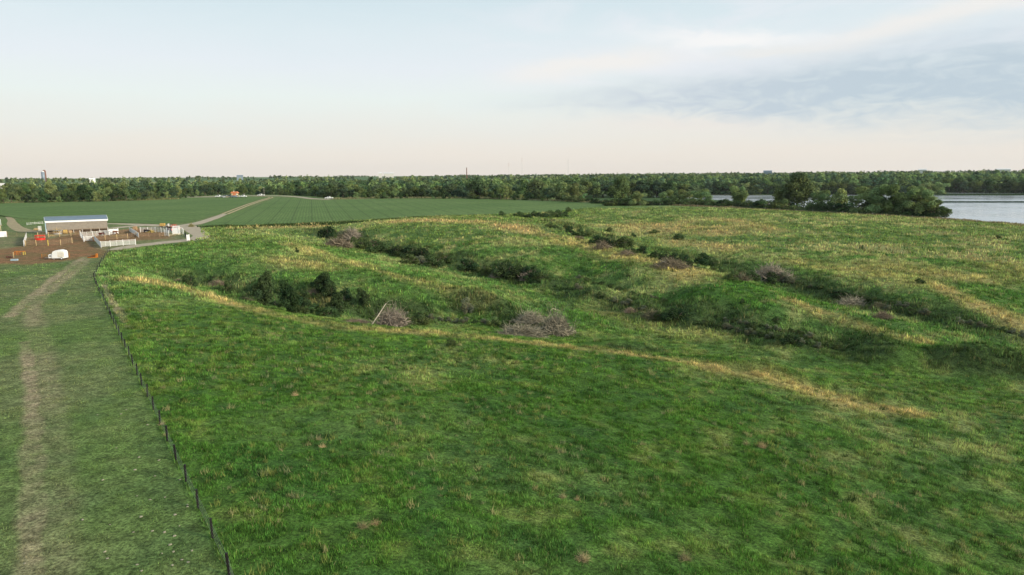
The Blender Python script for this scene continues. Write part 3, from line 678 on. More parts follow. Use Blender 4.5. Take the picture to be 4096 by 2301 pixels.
# ------------------------------------------------------------------ plants
LEAFC = {'olive': (.122, .170, .064), 'light': (.180, .245, .090), 'mid': (.105, .160, .052), 'dark': (.070, .115, .040), 'cedar': (.042, .076, .030), 'grey': (.130, .145, .090), 'blue': (.090, .145, .075)}
def crown_np(seed, ncl, style, col, card):
    """leaf clumps of a unit-high crown: vertices, colours"""
    g = rng(seed); lobes = []
    if style == 'tree':
        for i in range(17):
            z = g.uniform(.26, .86); k = math.sin(min(1, (z-.1)/.75)*math.pi)**.6
            a = g.uniform(0, 6.283); r = g.uniform(.05, .30)*k
            lobes.append((r*math.cos(a), r*math.sin(a), z, g.uniform(.10, .17), g.uniform(.8, 1.2)))
        lobes.append((0, 0, .6, .24, 1))
    elif style == 'spread':
        for i in range(20):
            a = i*2.4+g.uniform(-.4, .4); r = g.uniform(.1, .52); z = .82-.40*(r/.55)**2*g.uniform(.6, 1.2)+g.uniform(-.08, .06)
            lobes.append((r*math.cos(a), r*math.sin(a), z, g.uniform(.10, .17), g.uniform(.7, 1.0)))
        for i in range(14):
            a = i*.9; rq = g.uniform(.15, .5); lobes.append((rq*math.cos(a), rq*math.sin(a), g.uniform(.22, .5), .13, .9))
    elif style == 'bushy':
        for i in range(16):
            a = g.uniform(0, 6.28); z = g.uniform(.12, .84); r = g.uniform(.0, .42)*math.sqrt(max(.1, 1-(z-.25)**2*1.6))
            lobes.append((r*math.cos(a), r*math.sin(a), z*.98, g.uniform(.11, .19), g.uniform(.8, 1.1)))
    elif style == 'shrub':
        for i in range(13):
            a = g.uniform(0, 6.28); r = g.uniform(.05, .48); z = g.uniform(.12, .78)*(1-.55*(r/.5)**2)
            lobes.append((r*math.cos(a), r*math.sin(a), z, g.uniform(.14, .24), g.uniform(.8, 1.1)))
    elif style == 'cedar':
        for i in range(14):
            z = g.uniform(.08, .85); a = g.uniform(0, 6.28); r = g.uniform(0, .26)*(1-z*.75)
            lobes.append((r*math.cos(a), r*math.sin(a), z, .19*(1.15-z*.7), 1.15))
    elif style == 'slender':
        for i in range(12):
            z = g.uniform(.2, .9); a = g.uniform(0, 6.28); r = g.uniform(.02, .24)
            lobes.append((r*math.cos(a)+.05, r*math.sin(a), z, g.uniform(.07, .13), 1.2))
    lobes = np.array(lobes); li = g.choice(len(lobes), ncl, p=lobes[:, 3]**2/np.sum(lobes[:, 3]**2)); Lb = lobes[li]
    d = g.normal(size=(ncl, 3)); d /= np.linalg.norm(d, axis=1)[:, None]; d[:, 2] = np.where(g.random(ncl) < .35, np.abs(d[:, 2]), d[:, 2])
    rr = Lb[:, 3]*g.uniform(.35, 1.12, ncl)**.6
    P = Lb[:, :3]+d*rr[:, None]*np.stack([np.ones(ncl), np.ones(ncl), Lb[:, 4]], 1)
    P[:, 2] = np.clip(P[:, 2], .03, 1.03)
    nrm = d+g.normal(size=(ncl, 3))*.55+np.array([0, 0, .35]); nrm /= np.linalg.norm(nrm, axis=1)[:, None]
    a = np.cross(nrm, g.normal(size=(ncl, 3))); a /= np.linalg.norm(a, axis=1)[:, None]; b_ = np.cross(nrm, a)
    s = card*g.uniform(.55, 1.35, ncl)[:, None]; fold = nrm*s*g.uniform(-.35, .35, (ncl, 1))
    V = np.stack([P-a*s, P-b_*s*.7+fold, P+a*s*g.uniform(.6, 1.2, (ncl, 1)), P+b_*s*.7-fold], 1).reshape(-1, 3)
    lobec = g.uniform(.78, 1.25, len(lobes))[li]; yl = g.uniform(-.1, .12, len(lobes))[li]
    cc = np.array(col)[None]*(lobec*g.uniform(.75, 1.3, ncl))[:, None]*np.stack([1+yl*1.3, 1+yl*.3, 1-yl], 1)
    return V, np.repeat(cc, 4, 0)
def trunk_np(seed, style):
    g = rng(seed+500); mb = MB()
    if style in ('tree', 'spread', 'slender', 'bushy'):
        hh = {'tree': .55, 'spread': .32, 'slender': .75, 'bushy': .4}[style]; r = {'tree': .022, 'spread': .026, 'slender': .012, 'bushy': .018}[style]
        mb.tube([(0, 0, -.03), (.005, .0, hh*.4), (.015, .01, hh*.75), (.01, .0, hh)], [r*1.25, r, r*.8, r*.55], 7)
        for i in range(7):
            a = i*2.4+g.uniform(-.5, .5); z = hh*g.uniform(.35, .95); l = {'tree': .26, 'spread': .45, 'slender': .18, 'bushy': .28}[style]*g.uniform(.7, 1.1)
            x, y = math.cos(a), math.sin(a)
            mb.tube([(0.01, 0, z), (x*l*.5, y*l*.5, z+l*.35), (x*l, y*l, z+l*.75)], [r*.5, r*.33, r*.12], 5)
    else:
        for i in range(6):
            a = i*1.05+g.uniform(-.3, .3); l = g.uniform(.2, .4) if style == 'shrub' else .08
            mb.tube([(0, 0, -.06), (math.cos(a)*l*.5, math.sin(a)*l*.5, .3), (math.cos(a)*l, math.sin(a)*l, .62)], [.022, .015, .005], 5)
    return mb
def make_plant(name, seed, ncl, style, col, card, mats=('leaf', 'bark'), wide=1.0, parts=('crown', 'trunk')):
    root = empty(name, (0, 0, 0))
    V, C = crown_np(seed, ncl, style, LEAFC[col], card); V[:, :2] *= wide
    mesh_np(parts[0], V, np.arange(len(V)), 4, M[mats[0]], root, cols=C)
    t = trunk_np(seed, style).build(parts[1], M[mats[1]], root, smooth=True); t.scale = (wide, wide, 1)
    return root
PROTO = {}
USED = set()
def plant(kind, loc, h, rz, label, cat, group=None, wide=1.0):
    key, args = kind
    if key not in PROTO:
        PROTO[key] = make_plant(*args[0], **args[1]); 
        r = PROTO[key]; r.location = loc; r.rotation_euler = (0, 0, rz); r.scale = (h*wide, h*wide, h)
    else:
        r = copy_thing(PROTO[key], loc, rz, (h*wide, h*wide, h))
        for k_ in ('group',):
            if k_ in r: del r[k_]
    tag(r, label, cat, group); return r
def K(key, *a, **k): return (key, (a, k))
SH = dict(mats=('shrub', 'bark'), parts=('foliage', 'stems'))
TREES = {
 'tree_a': K('tree_a', 'tree', 1, 2600, 'tree', 'mid', .030), 'tree_b': K('tree_b', 'tree', 2, 2600, 'tree', 'olive', .030), 'tree_c': K('tree_c', 'tree', 3, 2600, 'tree', 'light', .030, wide=.9),
 'tree_d': K('tree_d', 'tree', 4, 2400, 'tree', 'blue', .030, wide=1.2), 'tree_e': K('tree_e', 'tree', 5, 2600, 'bushy', 'mid', .032), 'tree_f': K('tree_f', 'tree', 6, 2600, 'bushy', 'dark', .034),
 'tree_g': K('tree_g', 'tree', 7, 2600, 'bushy', 'light', .032),
 'spread': K('spread', 'tree', 11, 11000, 'spread', 'light', .021), 'round': K('round', 'tree', 12, 8000, 'bushy', 'light', .022), 'big': K('big', 'tree', 13, 9000, 'tree', 'olive', .022, wide=1.15),
 'tall': K('tall', 'tree', 14, 8000, 'tree', 'olive', .022), 'slim': K('slim', 'tree', 15, 3600, 'slender', 'mid', .022),
 'bush_a': K('bush_a', 'shrub', 21, 2600, 'shrub', 'dark', .036, **SH), 'bush_b': K('bush_b', 'shrub', 22, 2600, 'shrub', 'mid', .036, **SH), 'bush_c': K('bush_c', 'shrub', 23, 2600, 'shrub', 'grey', .034, **SH),
 'bush_d': K('bush_d', 'shrub', 24, 2600, 'shrub', 'cedar', .036, **SH), 'cedar': K('cedar', 'cedar_shrub', 25, 5200, 'cedar', 'cedar', .028, **SH), 'cedar_b': K('cedar_b', 'cedar_shrub', 26, 5200, 'bushy', 'cedar', .028, **SH),
 'willow': K('willow', 'willow_tree', 27, 7000, 'bushy', 'light', .022, wide=1.2),
}
def scr(x, y, z):
    v = np.array([x, y, z-CAM_H]); s = v @ fw
    return 2048+FPX*(v @ rt)/s, 1150.5-FPX*(v @ up)/s, s
def tree_at(kind, px, ptop, D, label, cat='tree', group=None, wide=1.0, rz=None, sink=.2):
    x, y = PD(px, D); z = Hp(x, y); zt = PD(px, D, ptop)[2]; h = (zt-z+sink)/1.0
    return plant(TREES[kind], (x, y, z-sink), max(h, 1.0), rz if rz is not None else (px*.7) % 6.28, label, cat, group, wide)

# ------------------------------------------------------------------ trees standing on their own by the lake
LT = [
 ('tall', 2485, 698, 470, 'tall dense dark tree in front of the narrow left arm of the lake', 1.0, 1.0),
 ('willow', 2298, 728, 500, 'pale green leafy tree where the woods meet the left lake arm', 1.0, 1.0),
 ('tree_g', 2240, 722, 520, 'yellow-green bushy tree behind the far right corner of the crop field', 1.1, 1.0),
 ('willow', 2550, 762, 430, 'low pale willow right of the tall dark tree by the lake arm', 1.2, 1.0),
 ('willow', 2672, 757, 430, 'left one of three broad willows forming a thicket before the lake', 1.15, 1.0),
 ('willow', 2740, 755, 440, 'middle one of three broad willows forming a thicket before the lake', 1.15, 1.0),
 ('willow', 2808, 752, 425, 'right one of three broad willows forming a thicket before the lake', 1.15, 1.0),
 ('round', 2968, 735, 410, 'round-headed pale green tree standing alone in front of the bright water', 1.0, 1.0),
 ('big', 3195, 690, 400, 'large rounded green tree, tallest between the round-headed tree and the wide one', 1.05, 1.0),
 ('tree_e', 3130, 735, 395, 'dark lower tree at the left flank of the large rounded green tree', 1.1, 1.0),
 ('tree_e', 3690, 775, 338, 'rounded dark tree at the right foot of the wide spreading tree', 1.5, 1.0),
 ('tree_f', 3530, 785, 338, 'blackish low tree under the left limbs of the wide spreading tree', 1.6, 1.0),
 ('tree_e', 3600, 780, 338, 'low dark tree filling the gap under the wide spreading crown', 1.6, 1.0),
 ('willow', 3292, 757, 380, 'short pale bushy tree right of the large rounded green tree', 1.0, 1.0),
 ('tree_c', 3368, 749, 375, 'light green tree with thin trunk just left of the wide spreading tree', 1.0, 1.0),
 ('spread', 3560, 729, 335, 'widest tree on the lake shore with open limbs and layered spreading crown', 1.05, 1.0),
 ('willow', 3475, 742, 332, 'mid green tree merging into the left side of the wide spreading tree', 1.2, 1.0),
 ('spread', 3672, 738, 330, 'spreading tree merging into the right side of the widest tree', 1.05, 1.0),
 ('slim', 3752, 786, 318, 'slender tree leaning out alone at the right end of the lakeside row', 1.7, 1.0),
 ('slim', 3792, 815, 316, 'thin low sapling drooping over the water at the very end of the row', 1.6, 1.0),
]
_ex = [(-300, 819), (0, 815), (400, 807), (560, 803), (700, 797), (840, 783), (1100, 779), (1240, 785), (1340, 796), (1700, 795), (2100, 801), (2330, 809)]
_ed = [math.hypot(*G(*p)) for p in _ex]
def edgeD(px): return np.interp(px, [p[0] for p in _ex], _ed)
def crestD(px): return float(np.interp(px, [c_[0] for c_ in CREST], [math.hypot(*G(*c_)) for c_ in CREST]))
for k_, px, pt, D, lb, wd, _ in LT: tree_at(k_, px, pt, D*1.06 if px < 2560 else crestD(px)+max(7, (D-300)*.30), lb, 'tree', None, wd)

# dark scrub along the back of the far hill
g = rng(77); n_s = 0
xs = []
x = 2150
while x < 3760:
    xs.append(x); x += g.uniform(13, 24)
SCR = {0: 'dark low shrub in the thicket between the crop corner and the lake arm', 1: 'dark low shrub in the thicket beneath the willows behind the far hill', 2: 'dark low shrub in the thicket beneath the round-headed tree and the large rounded tree', 3: 'dark low shrub in the thicket under the wide spreading tree'}
for i, x in enumerate(xs):
    yc = np.interp(x, [2150, 2450, 2700, 2900, 3100, 3300, 3450, 3600, 3760], [806, 815, 822, 829, 838, 849, 857, 866, 877])
    top = yc-g.uniform(14, 36)*(1.0 if x > 2500 else .8)*np.interp(x, [2100, 3000, 3400, 3700], [.8, 1.2, 1.5, 1.5])
    D0 = crestD(x) if x > 2450 else np.interp(x, [2150, 2330, 2450], [edgeD(2150), edgeD(2330), crestD(2450)])
    kd = ['bush_a', 'bush_b', 'bush_a', 'bush_d'][int(g.integers(0, 4))]
    z = 0 if x < 2480 else 1 if x < 2870 else 2 if x < 3330 else 3
    lb = '%s %s shrub in the thicket %s' % ('taller' if yc-top > 27 else 'low', {'bush_a': 'dark green', 'bush_b': 'mid green', 'bush_d': 'blackish green'}[kd], ['at the crop corner', 'before the lake arm', 'below the tall dark tree', 'below the left willow', 'below the right willow', 'left of the round-headed tree', 'below the round-headed tree', 'below the large rounded tree', 'below the short pale tree', 'left of the wide spreading tree', 'below the wide spreading tree', 'left of the slender leaning tree'][sum(x > q for q in (2250, 2400, 2560, 2720, 2850, 2930, 3060, 3240, 3340, 3440, 3640))])
    tree_at(kd, x, top, D0+g.uniform(4, 16), lb, 'shrub', lb, g.uniform(1.3, 1.9))

# woods beyond the crop field: the rows one can see into, tree by tree
WOOD = ['dark bushy tree of the front row where the woods meet the crop', 'tall light green tree of the front row behind the crop', 'mid green rounded tree in the second row of the woods beyond the crop', 'tall olive tree in the back rows of the woods beyond the crop']
def zone(px): return ['near the left frame edge', 'above the shed', 'left of the hut', 'behind the hut', 'behind the crop centre', 'below the brick chimney', 'below the masts', 'near the lake arm'][sum(px > q for q in (170, 520, 820, 1130, 1550, 1950, 2150))]
g = rng(5)
for row, (dd, step, kinds, hmin, hmax) in enumerate([(8, 29, ['tree_f', 'tree_e', 'bush_b', 'tree_g', 'bush_a', 'tree_f'], 5, 10), (34, 27, ['tree_a', 'tree_c', 'tree_f', 'tree_e', 'tree_b', 'tree_d'], 9, 14), (85, 33, ['tree_b', 'tree_c', 'tree_a', 'tree_d'], 12, 18)]):
    px = -110.0
    while px < 2330:
        D = float(edgeD(px))+dd+g.uniform(-7, 12); x, y = PD(px, D)
        hh = g.uniform(hmin*.8, hmax*1.12)*np.interp(px, [0, 900, 1500, 2300], [.95, 1.0, 1.12, 1.15])
        if row == 0 and g.random() < .25: hh *= .55
        if sdist(np.array([x]), np.array([y]), LAKE)[0] > 8 and not (row == 0 and (840 < px < 1110 or 15 < px < 80)):
            k_ = kinds[int(g.integers(0, len(kinds)))]; bush = k_.startswith('bush')
            ln = {'tree_a': 'mid green tall', 'tree_b': 'olive green tall', 'tree_c': 'light green narrow', 'tree_d': 'bluish green broad', 'tree_e': 'mid green bushy', 'tree_f': 'dark green bushy', 'tree_g': 'yellow-green bushy', 'bush_a': 'dark green low', 'bush_b': 'mid green low'}[k_]
            rn = ['in the front row by the crop', 'in the second row', 'in the third row'][row]
            plant(TREES[k_], (x, y, Hp(x, y)-.2), hh*(.6 if bush else 1), g.uniform(0, 6.28), '%s %s %s, %s' % (ln, 'shrub' if bush else 'tree', rn, zone(px)), 'shrub' if bush else 'tree', '%s, %s, %s' % (ln, rn, zone(px)), g.uniform(.95, 1.3)*(1.5 if bush else 1))
        px += step*g.uniform(.7, 1.3)
# far shore of the lake: the first row over the water, tree by tree
g = rng(9); px = 2250.0
while px < 4180:
    far = np.interp(px, [2250, 2400, 2600, 3000, 3300, 3600, 3760, 3800, 4100, 4300], [770, 800, 800, 810, 830, 850, 860, 990, 1000, 1010])
    D = far
    for _i in range(60):
        x, y = PD(px, D)
        if sdist(np.array([x]), np.array([y]), LAKE)[0] > 7: break
        D += 6
    hh = g.uniform(17, 22)*(1.22 if px > 3700 else 1.0)
    k_ = ['tree_e', 'tree_f', 'tree_e', 'tree_g', 'tree_d', 'tree_e'][int(g.integers(0, 6))]
    if k_ == 'tree_g' and px > 3780: k_ = 'tree_f'
    ln = {'tree_a': 'mid green tall', 'tree_f': 'dark green bushy', 'tree_g': 'yellow-green bushy', 'tree_d': 'bluish green broad', 'tree_e': 'mid green bushy'}[k_]
    zn = ['behind the tall dark tree', 'behind the willows', 'behind the round-headed tree', 'behind the large rounded tree', 'behind the wide spreading tree', 'above the slender leaning tree', 'near the right frame edge'][sum(px > q for q in (2600, 2860, 3060, 3330, 3720, 3900))]
    plant(TREES[k_], (x, y, Hp(x, y)-.3), hh, g.uniform(0, 6.28), '%s tree on the far shore, %s' % (ln, zn), 'tree', 'far shore trees, %s, %s' % (ln, zn), g.uniform(1.1, 1.5))
    px += g.uniform(22, 38)

# the rest of the wood: one mass
def forest(name, pts, hs, seed, ncl, card, label):
    g = rng(seed); VS = []; CS = []
    var = [crown_np(900+i, ncl, ['tree', 'bushy', 'tree', 'bushy', 'tree'][i], LEAFC[['mid', 'olive', 'light', 'dark', 'blue'][i]], card) for i in range(5)]
    for (x, y, z), h in zip(pts, hs):
        i = int(g.integers(0, 5)); V, C = var[i]; a = g.uniform(0, 6.28); ca, sa = math.cos(a), math.sin(a); wv_ = h*g.uniform(.95, 1.35)
        VS.append(np.stack([(V[:, 0]*ca-V[:, 1]*sa)*wv_+x, (V[:, 0]*sa+V[:, 1]*ca)*wv_+y, V[:, 2]*h+z], 1)); CS.append(C*g.uniform(.7, 1.5))
    V = np.concatenate(VS); C = np.concatenate(CS)
    o = mesh_np(name, V, np.arange(len(V)), 4, M['leaf'], cols=C); return tag(o, label, 'woods', kind='stuff')
def wood_pts(seed, n, az0, az1, r0, r1, hmin, hmax, p=2):
    g = rng(seed); az = np.radians(g.uniform(az0, az1, n)); R = (g.uniform(r0**p, r1**p, n))**(1/p); X = np.sin(az)*R; Y = np.cos(az)*R
    return X, Y, R, g.uniform(hmin, hmax, n)
Xa, Ya, Ra, ha = wood_pts(31, 6200, -42, 42, 640, 1750, 12, 19)
pxx = 2048+FPX*np.tan(np.arctan2(Xa, Ya)); ok = (sdist(Xa, Ya, LAKE) > 9) & (Ra > np.where(pxx < 2250, edgeD(pxx)+110, np.interp(pxx, [2250, 2400, 3700, 3800], [640, 830, 880, 1010]))) & ((Ra < 1350) | (Xa > 150))
ok &= ~((fbm(Xa/110., Ya/60., 61, 2) > .68) & (Ra > 800) & (Xa < 300)); ha = ha*np.interp(pxx, [0, 900, 1500, 2300, 4000], [.85, .98, 1.12, 1.2, 1.35])*(.72+.55*fbm(Xa/70., Ya/70., 63, 2))
Xa, Ya, ha = Xa[ok], Ya[ok], ha[ok]; Za = H(Xa, Ya, False)-.3
forest('woodland', list(zip(Xa, Ya, Za)), ha, 32, 220, .075, 'dense green river woods filling the flat beyond the crop and lake')
Xa, Ya, Ra, ha = wood_pts(33, 7000, -42, 42, 1350, 2800, 10, 16, 1.3)
ok = (fbm(Xa/160., Ya/90., 62, 3) < np.interp(Ra, [1300, 2200, 2700], [.66, .50, .40])+.12*sstep(Xa, 100, 600)-.10*sstep(Xa, -100, -600)); Xa, Ya, ha = Xa[ok], Ya[ok], ha[ok]; Za = H(Xa, Ya, False)-.3
forest('woodland', list(zip(Xa, Ya, Za)), ha, 34, 80, .13, 'hazy farther woods between the river trees and the distant fields')
# shelter belts on the skyline
g = rng(41); pts = []; hs = []
for i in range(95):
    az = math.radians(g.uniform(-40, 41)); R = g.uniform(2600, 4600); L_ = g.uniform(20, 330)*(1 if az > -.1 else .6); a = g.uniform(-.25, .25)
    for k_ in range(int(L_/11)):
        x = math.sin(az)*R+math.cos(a)*k_*11+g.uniform(-4, 4); y = math.cos(az)*R+math.sin(a)*k_*11+g.uniform(-8, 8)
        pts.append((x, y)); hs.append(g.uniform(5, 11))
pts = np.array(pts); Za = H(pts[:, 0], pts[:, 1], False)-.3
forest('shelterbelt', [(a, b_, c_) for (a, b_), c_ in zip(pts, Za)], hs, 42, 46, .17, 'thin shelterbelts and lone trees along the pale skyline')

# reeds in the far bay
rx = []
g = rng(44)
V_ = []; C_ = []
for i in range(9000):
    px = g.uniform(3740, 4250); D = np.interp(px, [3700, 4250], [905, 960])+g.normal()*5
    x, y = PD(px, D); h = g.uniform(.5, 1.4); w_ = .25; a = g.uniform(0, 3.14)
    V_ += [(x-w_*math.cos(a), y-w_*math.sin(a), LAKE_Z-.1), (x+w_*math.cos(a), y+w_*math.sin(a), LAKE_Z-.1), (x+g.uniform(-.2, .2), y, LAKE_Z+h)]
    c0 = np.array([.02, .05, .025])*g.uniform(.7, 1.3); C_ += [c0, c0, c0]
for i in range(9000):
    px = g.uniform(3720, 4300); D = np.interp(px, [3720, 3900, 4300], [1205, 1225, 1270])+g.normal()*9
    x, y = PD(px, D)
    h = g.uniform(1, 2.4); w_ = .5; a = g.uniform(0, 3.14)
    V_ += [(x-w_*math.cos(a), y-w_*math.sin(a), LAKE_Z-.1), (x+w_*math.cos(a), y+w_*math.sin(a), LAKE_Z-.1), (x+g.uniform(-.2, .2), y, LAKE_Z+h)]
    c0 = np.array([.035, .075, .03])*g.uniform(.7, 1.3); C_ += [c0, c0, c0]
tag(mesh_np('reeds', V_, np.arange(len(V_)), 3, GM, cols=np.array(C_)), 'thin dark green reed beds lying across the open water', 'reeds', kind='stuff')
# tall pale grass fringe along field edges and hill crest
def fringe(pl, wd, n, h, col, seed, lb):
    g = rng(seed); P = np.array(pl); d = np.concatenate([[0], np.cumsum(np.hypot(*np.diff(P, axis=0).T))]); u = g.uniform(0, d[-1], n)
    X = np.interp(u, d, P[:, 0])+g.normal(size=n)*wd; Y = np.interp(u, d, P[:, 1])+g.normal(size=n)*wd; Z = H(X, Y, False)
    hh = h*g.uniform(.4, 1.2, n)*(.4+1.1*fbm(X/6., Y/6., 91, 2)); a = g.uniform(0, 3.14, n); ww = .22
    V = np.stack([np.stack([X-ww*np.cos(a), Y-ww*np.sin(a), Z-.05], 1), np.stack([X+ww*np.cos(a), Y+ww*np.sin(a), Z-.05], 1), np.stack([X+g.normal(size=n)*.15, Y, Z+hh], 1)], 1).reshape(-1, 3)
    C = np.repeat(np.array([col])*g.uniform(.6, 1.3, (n, 1)), 3, 0)
    tag(mesh_np('tall_grass', V, np.arange(n*3), 3, GM, cols=C), lb, 'grass', kind='stuff')
fringe([G(x, y) for x, y in [(-100, 814), (300, 806), (560, 801), (700, 797)]], 2.5, 7000, 1.3, (.25, .24, .11), 71, 'pale tall grass strip at the back of the left crop')
fringe([G(x, y) for x, y in [(1340, 797), (1500, 793), (1700, 793), (1900, 794), (2050, 798), (2200, 803), (2340, 808), (2440, 811)]], 2.2, 10000, 1.4, (.30, .28, .15), 72, 'pale tall grass strip between the right crop and woods')
fringe([G(x, y, z) for x, y, z in CREST[1:]], 2.0, 12000, 1.0, (.28, .25, .12), 73, 'straw-coloured tall grass along the wire fence above the lake')
fringe([G(x, y) for x, y in [(830, 908), (1000, 905), (1300, 893), (1500, 883), (1750, 869)]], 1.6, 7000, .7, (.05, .09, .03), 74, 'dark weedy strip along the near edge of the crop')

# ------------------------------------------------------------------ shrubs of the gullies
def wpx(D_): return FPX/D_
def bush(kind, x0, y0, x1, y1, label, cat='shrub', group=None, back=0, pre=''):
    if pre: label = pre+label; group = label
    """a plant that fills a box of the photograph, standing where its foot meets the land"""
    x, y, z = hit((x0+x1)/2, y1-back); s = scr(x, y, z)[2]
    W = (x1-x0)*s/FPX; h = (y1-back-y0)*s/FPX*1.0+.15
    if back: z = Hp(x, y)
    h *= 1.18 if kind.startswith('cedar') else 1.05
    wd0 = {'bush_a': .95, 'bush_b': .95, 'bush_c': .95, 'bush_d': .95, 'cedar': .5, 'cedar_b': .78}[kind]
    return plant(TREES[kind], (x, y, z-.15), h, (x0*.37) % 6.28, label, cat, group, float(np.clip(W/(h*wd0), .6, 2.4)))
def band(kinds, pl, hpx, seed, label, group, step=1.15, back=0):
    """a thicket: shrubs one after another along pixel points (x, base y)"""
    g = rng(seed); P = np.array(pl, float); x = P[0, 0]
    while x < P[-1, 0]:
        hh = hpx*g.uniform(.65, 1.2); w_ = hh*g.uniform(1.2, 1.9); yb = np.interp(x+w_/2, P[:, 0], P[:, 1])+g.uniform(-5, 5)
        bush(kinds[int(g.integers(0, len(kinds)))], x, yb-hh, x+w_, yb, label, 'shrub', None, back, ('taller ' if hh > hpx*.95 else 'smaller ')); x += w_/step*.85
N = 'near gully'
bush('bush_d', 720, 1092, 782, 1144, 'round dark shrub standing alone at the head of the near gully')
bush('cedar_b', 1016, 1102, 1093, 1236, 'tallest dark shrubby cedar, left end of the dark clump in the near gully', back=10)
bush('cedar_b', 1124, 1138, 1206, 1262, 'broad dark cedar in the middle of the dark clump in the near gully', back=10)
bush('cedar', 1206, 1174, 1248, 1240, 'small cedar between the broad middle cedar and the right one of the clump', back=8)
bush('cedar_b', 1305, 1184, 1378, 1282, 'dark rounded cedar at the right end of the dark clump in the near gully', back=10)
bush('cedar_b', 1250, 1095, 1330, 1168, 'upper dark cedar on the slope above the dark clump of the near gully')
bush('bush_d', 1295, 1125, 1355, 1185, 'dark shrub touching the upper cedar on its right side')
bush('bush_d', 1362, 1142, 1408, 1190, 'dark shrub downhill to the right of the upper cedar')
bush('cedar_b', 1431, 1158, 1480, 1222, 'small dark cedar alone between upper cedar and the fallen pale trunk')
band(['bush_d', 'bush_a'], [(1070, 1236), (1160, 1255), (1300, 1278)], 62, 1, 'dark undergrowth shrub filling gaps of the near cedar clump', 'undergrowth of the cedar clump', back=8)
band(['bush_a', 'bush_b'], [(960, 1180), (1010, 1200), (1040, 1212)], 34, 2, 'low green shrub left of the dark cedar clump', 'shrubs left of the cedar clump')
bush('bush_a', 893, 1118, 935, 1168, 'dark green shrub halfway between the lone round shrub and the cedars')
bush('bush_b', 838, 1096, 890, 1120, 'flat green shrub on the far bank right of the lone round shrub')
band(['bush_a', 'bush_b'], [(1600, 1290), (1660, 1306)], 70, 3, 'green shrub growing behind the fallen pale trunk', 'shrubs behind the fallen trunk', back=6)
bush('bush_c', 1838, 1184, 1892, 1254, 'greyish round shrub standing out on the little spur')
band(['bush_a', 'bush_b'], [(1950, 1290), (2010, 1306), (2075, 1322)], 34, 4, 'low dark shrub at the little spur, left of the grey brush heap', 'shrubs left of the grey brush heap')
bush('bush_a', 1787, 1350, 1826, 1383, 'single small dark shrub on the open near slope below the gully rim')
bush('bush_a', 1180, 986, 1196, 1010, 'small dark shrub alone on the grassy slope below the farm field')
bush('bush_a', 935, 908, 950, 920, 'tiny dark shrub at the crop edge, nearer the farm road'); bush('bush_a', 1010, 905, 1026, 916, 'tiny dark shrub at the crop edge, farther from the farm road')
bush('bush_d', 1277, 896, 1350, 948, 'big dark shrub at the upper left end of the second gully')
band(['bush_a', 'bush_c', 'bush_d'], [(1345, 950), (1440, 978)], 38, 5, 'dark shrub beside the dead brush at the head of the second gully', 'shrubs at the head of the second gully')
band(['bush_d', 'bush_a', 'bush_d'], [(1427, 990), (1530, 1010), (1665, 1032)], 46, 6, 'dark shrub in the longest hedge-like row of the second gully', 'long row of shrubs in the second gully', 1.4)
band(['bush_c', 'bush_d', 'bush_a'], [(1600, 1050), (1700, 1062), (1740, 1066)], 42, 7, 'shrub where the long row of the second gully ends and spills downhill', 'shrubs at the end of the long row', 1.3)
band(['bush_d', 'bush_a'], [(1700, 1046), (1800, 1052)], 38, 8, 'dark shrub capping the bank right of the long row', 'shrubs capping the bank', 1.3)
bush('bush_d', 1828, 1024, 1912, 1082, 'broad dark shrub set apart in the middle of the second gully')
bush('bush_b', 1915, 1042, 1985, 1100, 'mid green domed shrub right of the broad dark shrub of the second gully')
band(['bush_d', 'bush_a', 'bush_d'], [(1975, 1096), (2060, 1108), (2130, 1116)], 56, 9, 'dark shrub of the last tall clump of the second gully', 'last tall clump of the second gully', 1.5)
bush('bush_a', 2134, 1088, 2190, 1124, 'low dark shrub closing the lower end of the last tall clump')
band(['bush_a', 'bush_c'], [(2290, 1150), (2420, 1190), (2560, 1240)], 24, 10, 'low ragged shrub on the shaded bank of the middle spur', 'ragged shrubs on the shaded bank', .6)
bush('bush_d', 2653, 1222, 2750, 1280, 'broad very dark shrub on the shaded bank of the middle spur')
bush('bush_a', 2610, 1240, 2655, 1280, 'smaller dark shrub touching the broad very dark one on its left')
band(['bush_a', 'bush_c', 'bush_a'], [(2770, 1290), (2980, 1330), (3140, 1360), (3330, 1395)], 27, 11, 'low dark shrub along the lower foot of the shaded bank', 'shrubs along the foot of the shaded bank', .75)
bush('bush_d', 2978, 1286, 3024, 1322, 'dark upright shrub on the bank above the low shrubs at its foot'); bush('bush_d', 3128, 1333, 3205, 1374, 'wide dark shrub near the lower tip of the middle spur')
bush('bush_a', 3085, 1262, 3126, 1288, 'small dark shrub high on the nose of the middle spur'); bush('bush_a', 2958, 1192, 2980, 1210, 'tiny dark shrub on the crest side of the middle spur')
bush('bush_a', 2503, 1090, 2524, 1105, 'tiny dark shrub in the dry grass of the middle spur')
bush('bush_a', 1993, 842, 2024, 864, 'round dark shrub at the crop edge, left of the flat thicket')
band(['bush_a', 'bush_d'], [(2055, 868), (2150, 868), (2255, 862)], 25, 12, 'dark shrub of the flat thicket at the crop edge', 'flat thicket at the crop edge', 1.3)
bush('bush_a', 2262, 826, 2286, 848, 'round dark shrub at the right tip of the flat thicket')
band(['bush_a', 'bush_b'], [(2181, 904), (2255, 918)], 20, 13, 'small dark shrub at the head of the third gully', 'small shrubs at the head of the third gully', 1.1)
bush('bush_d', 2263, 898, 2295, 931, 'round dark shrub leading the row down the third gully')
band(['bush_a', 'bush_b'], [(2293, 940), (2350, 944)], 30, 14, 'shrub beside the round one leading down the third gully', 'second shrubs of the third gully', 1.2)
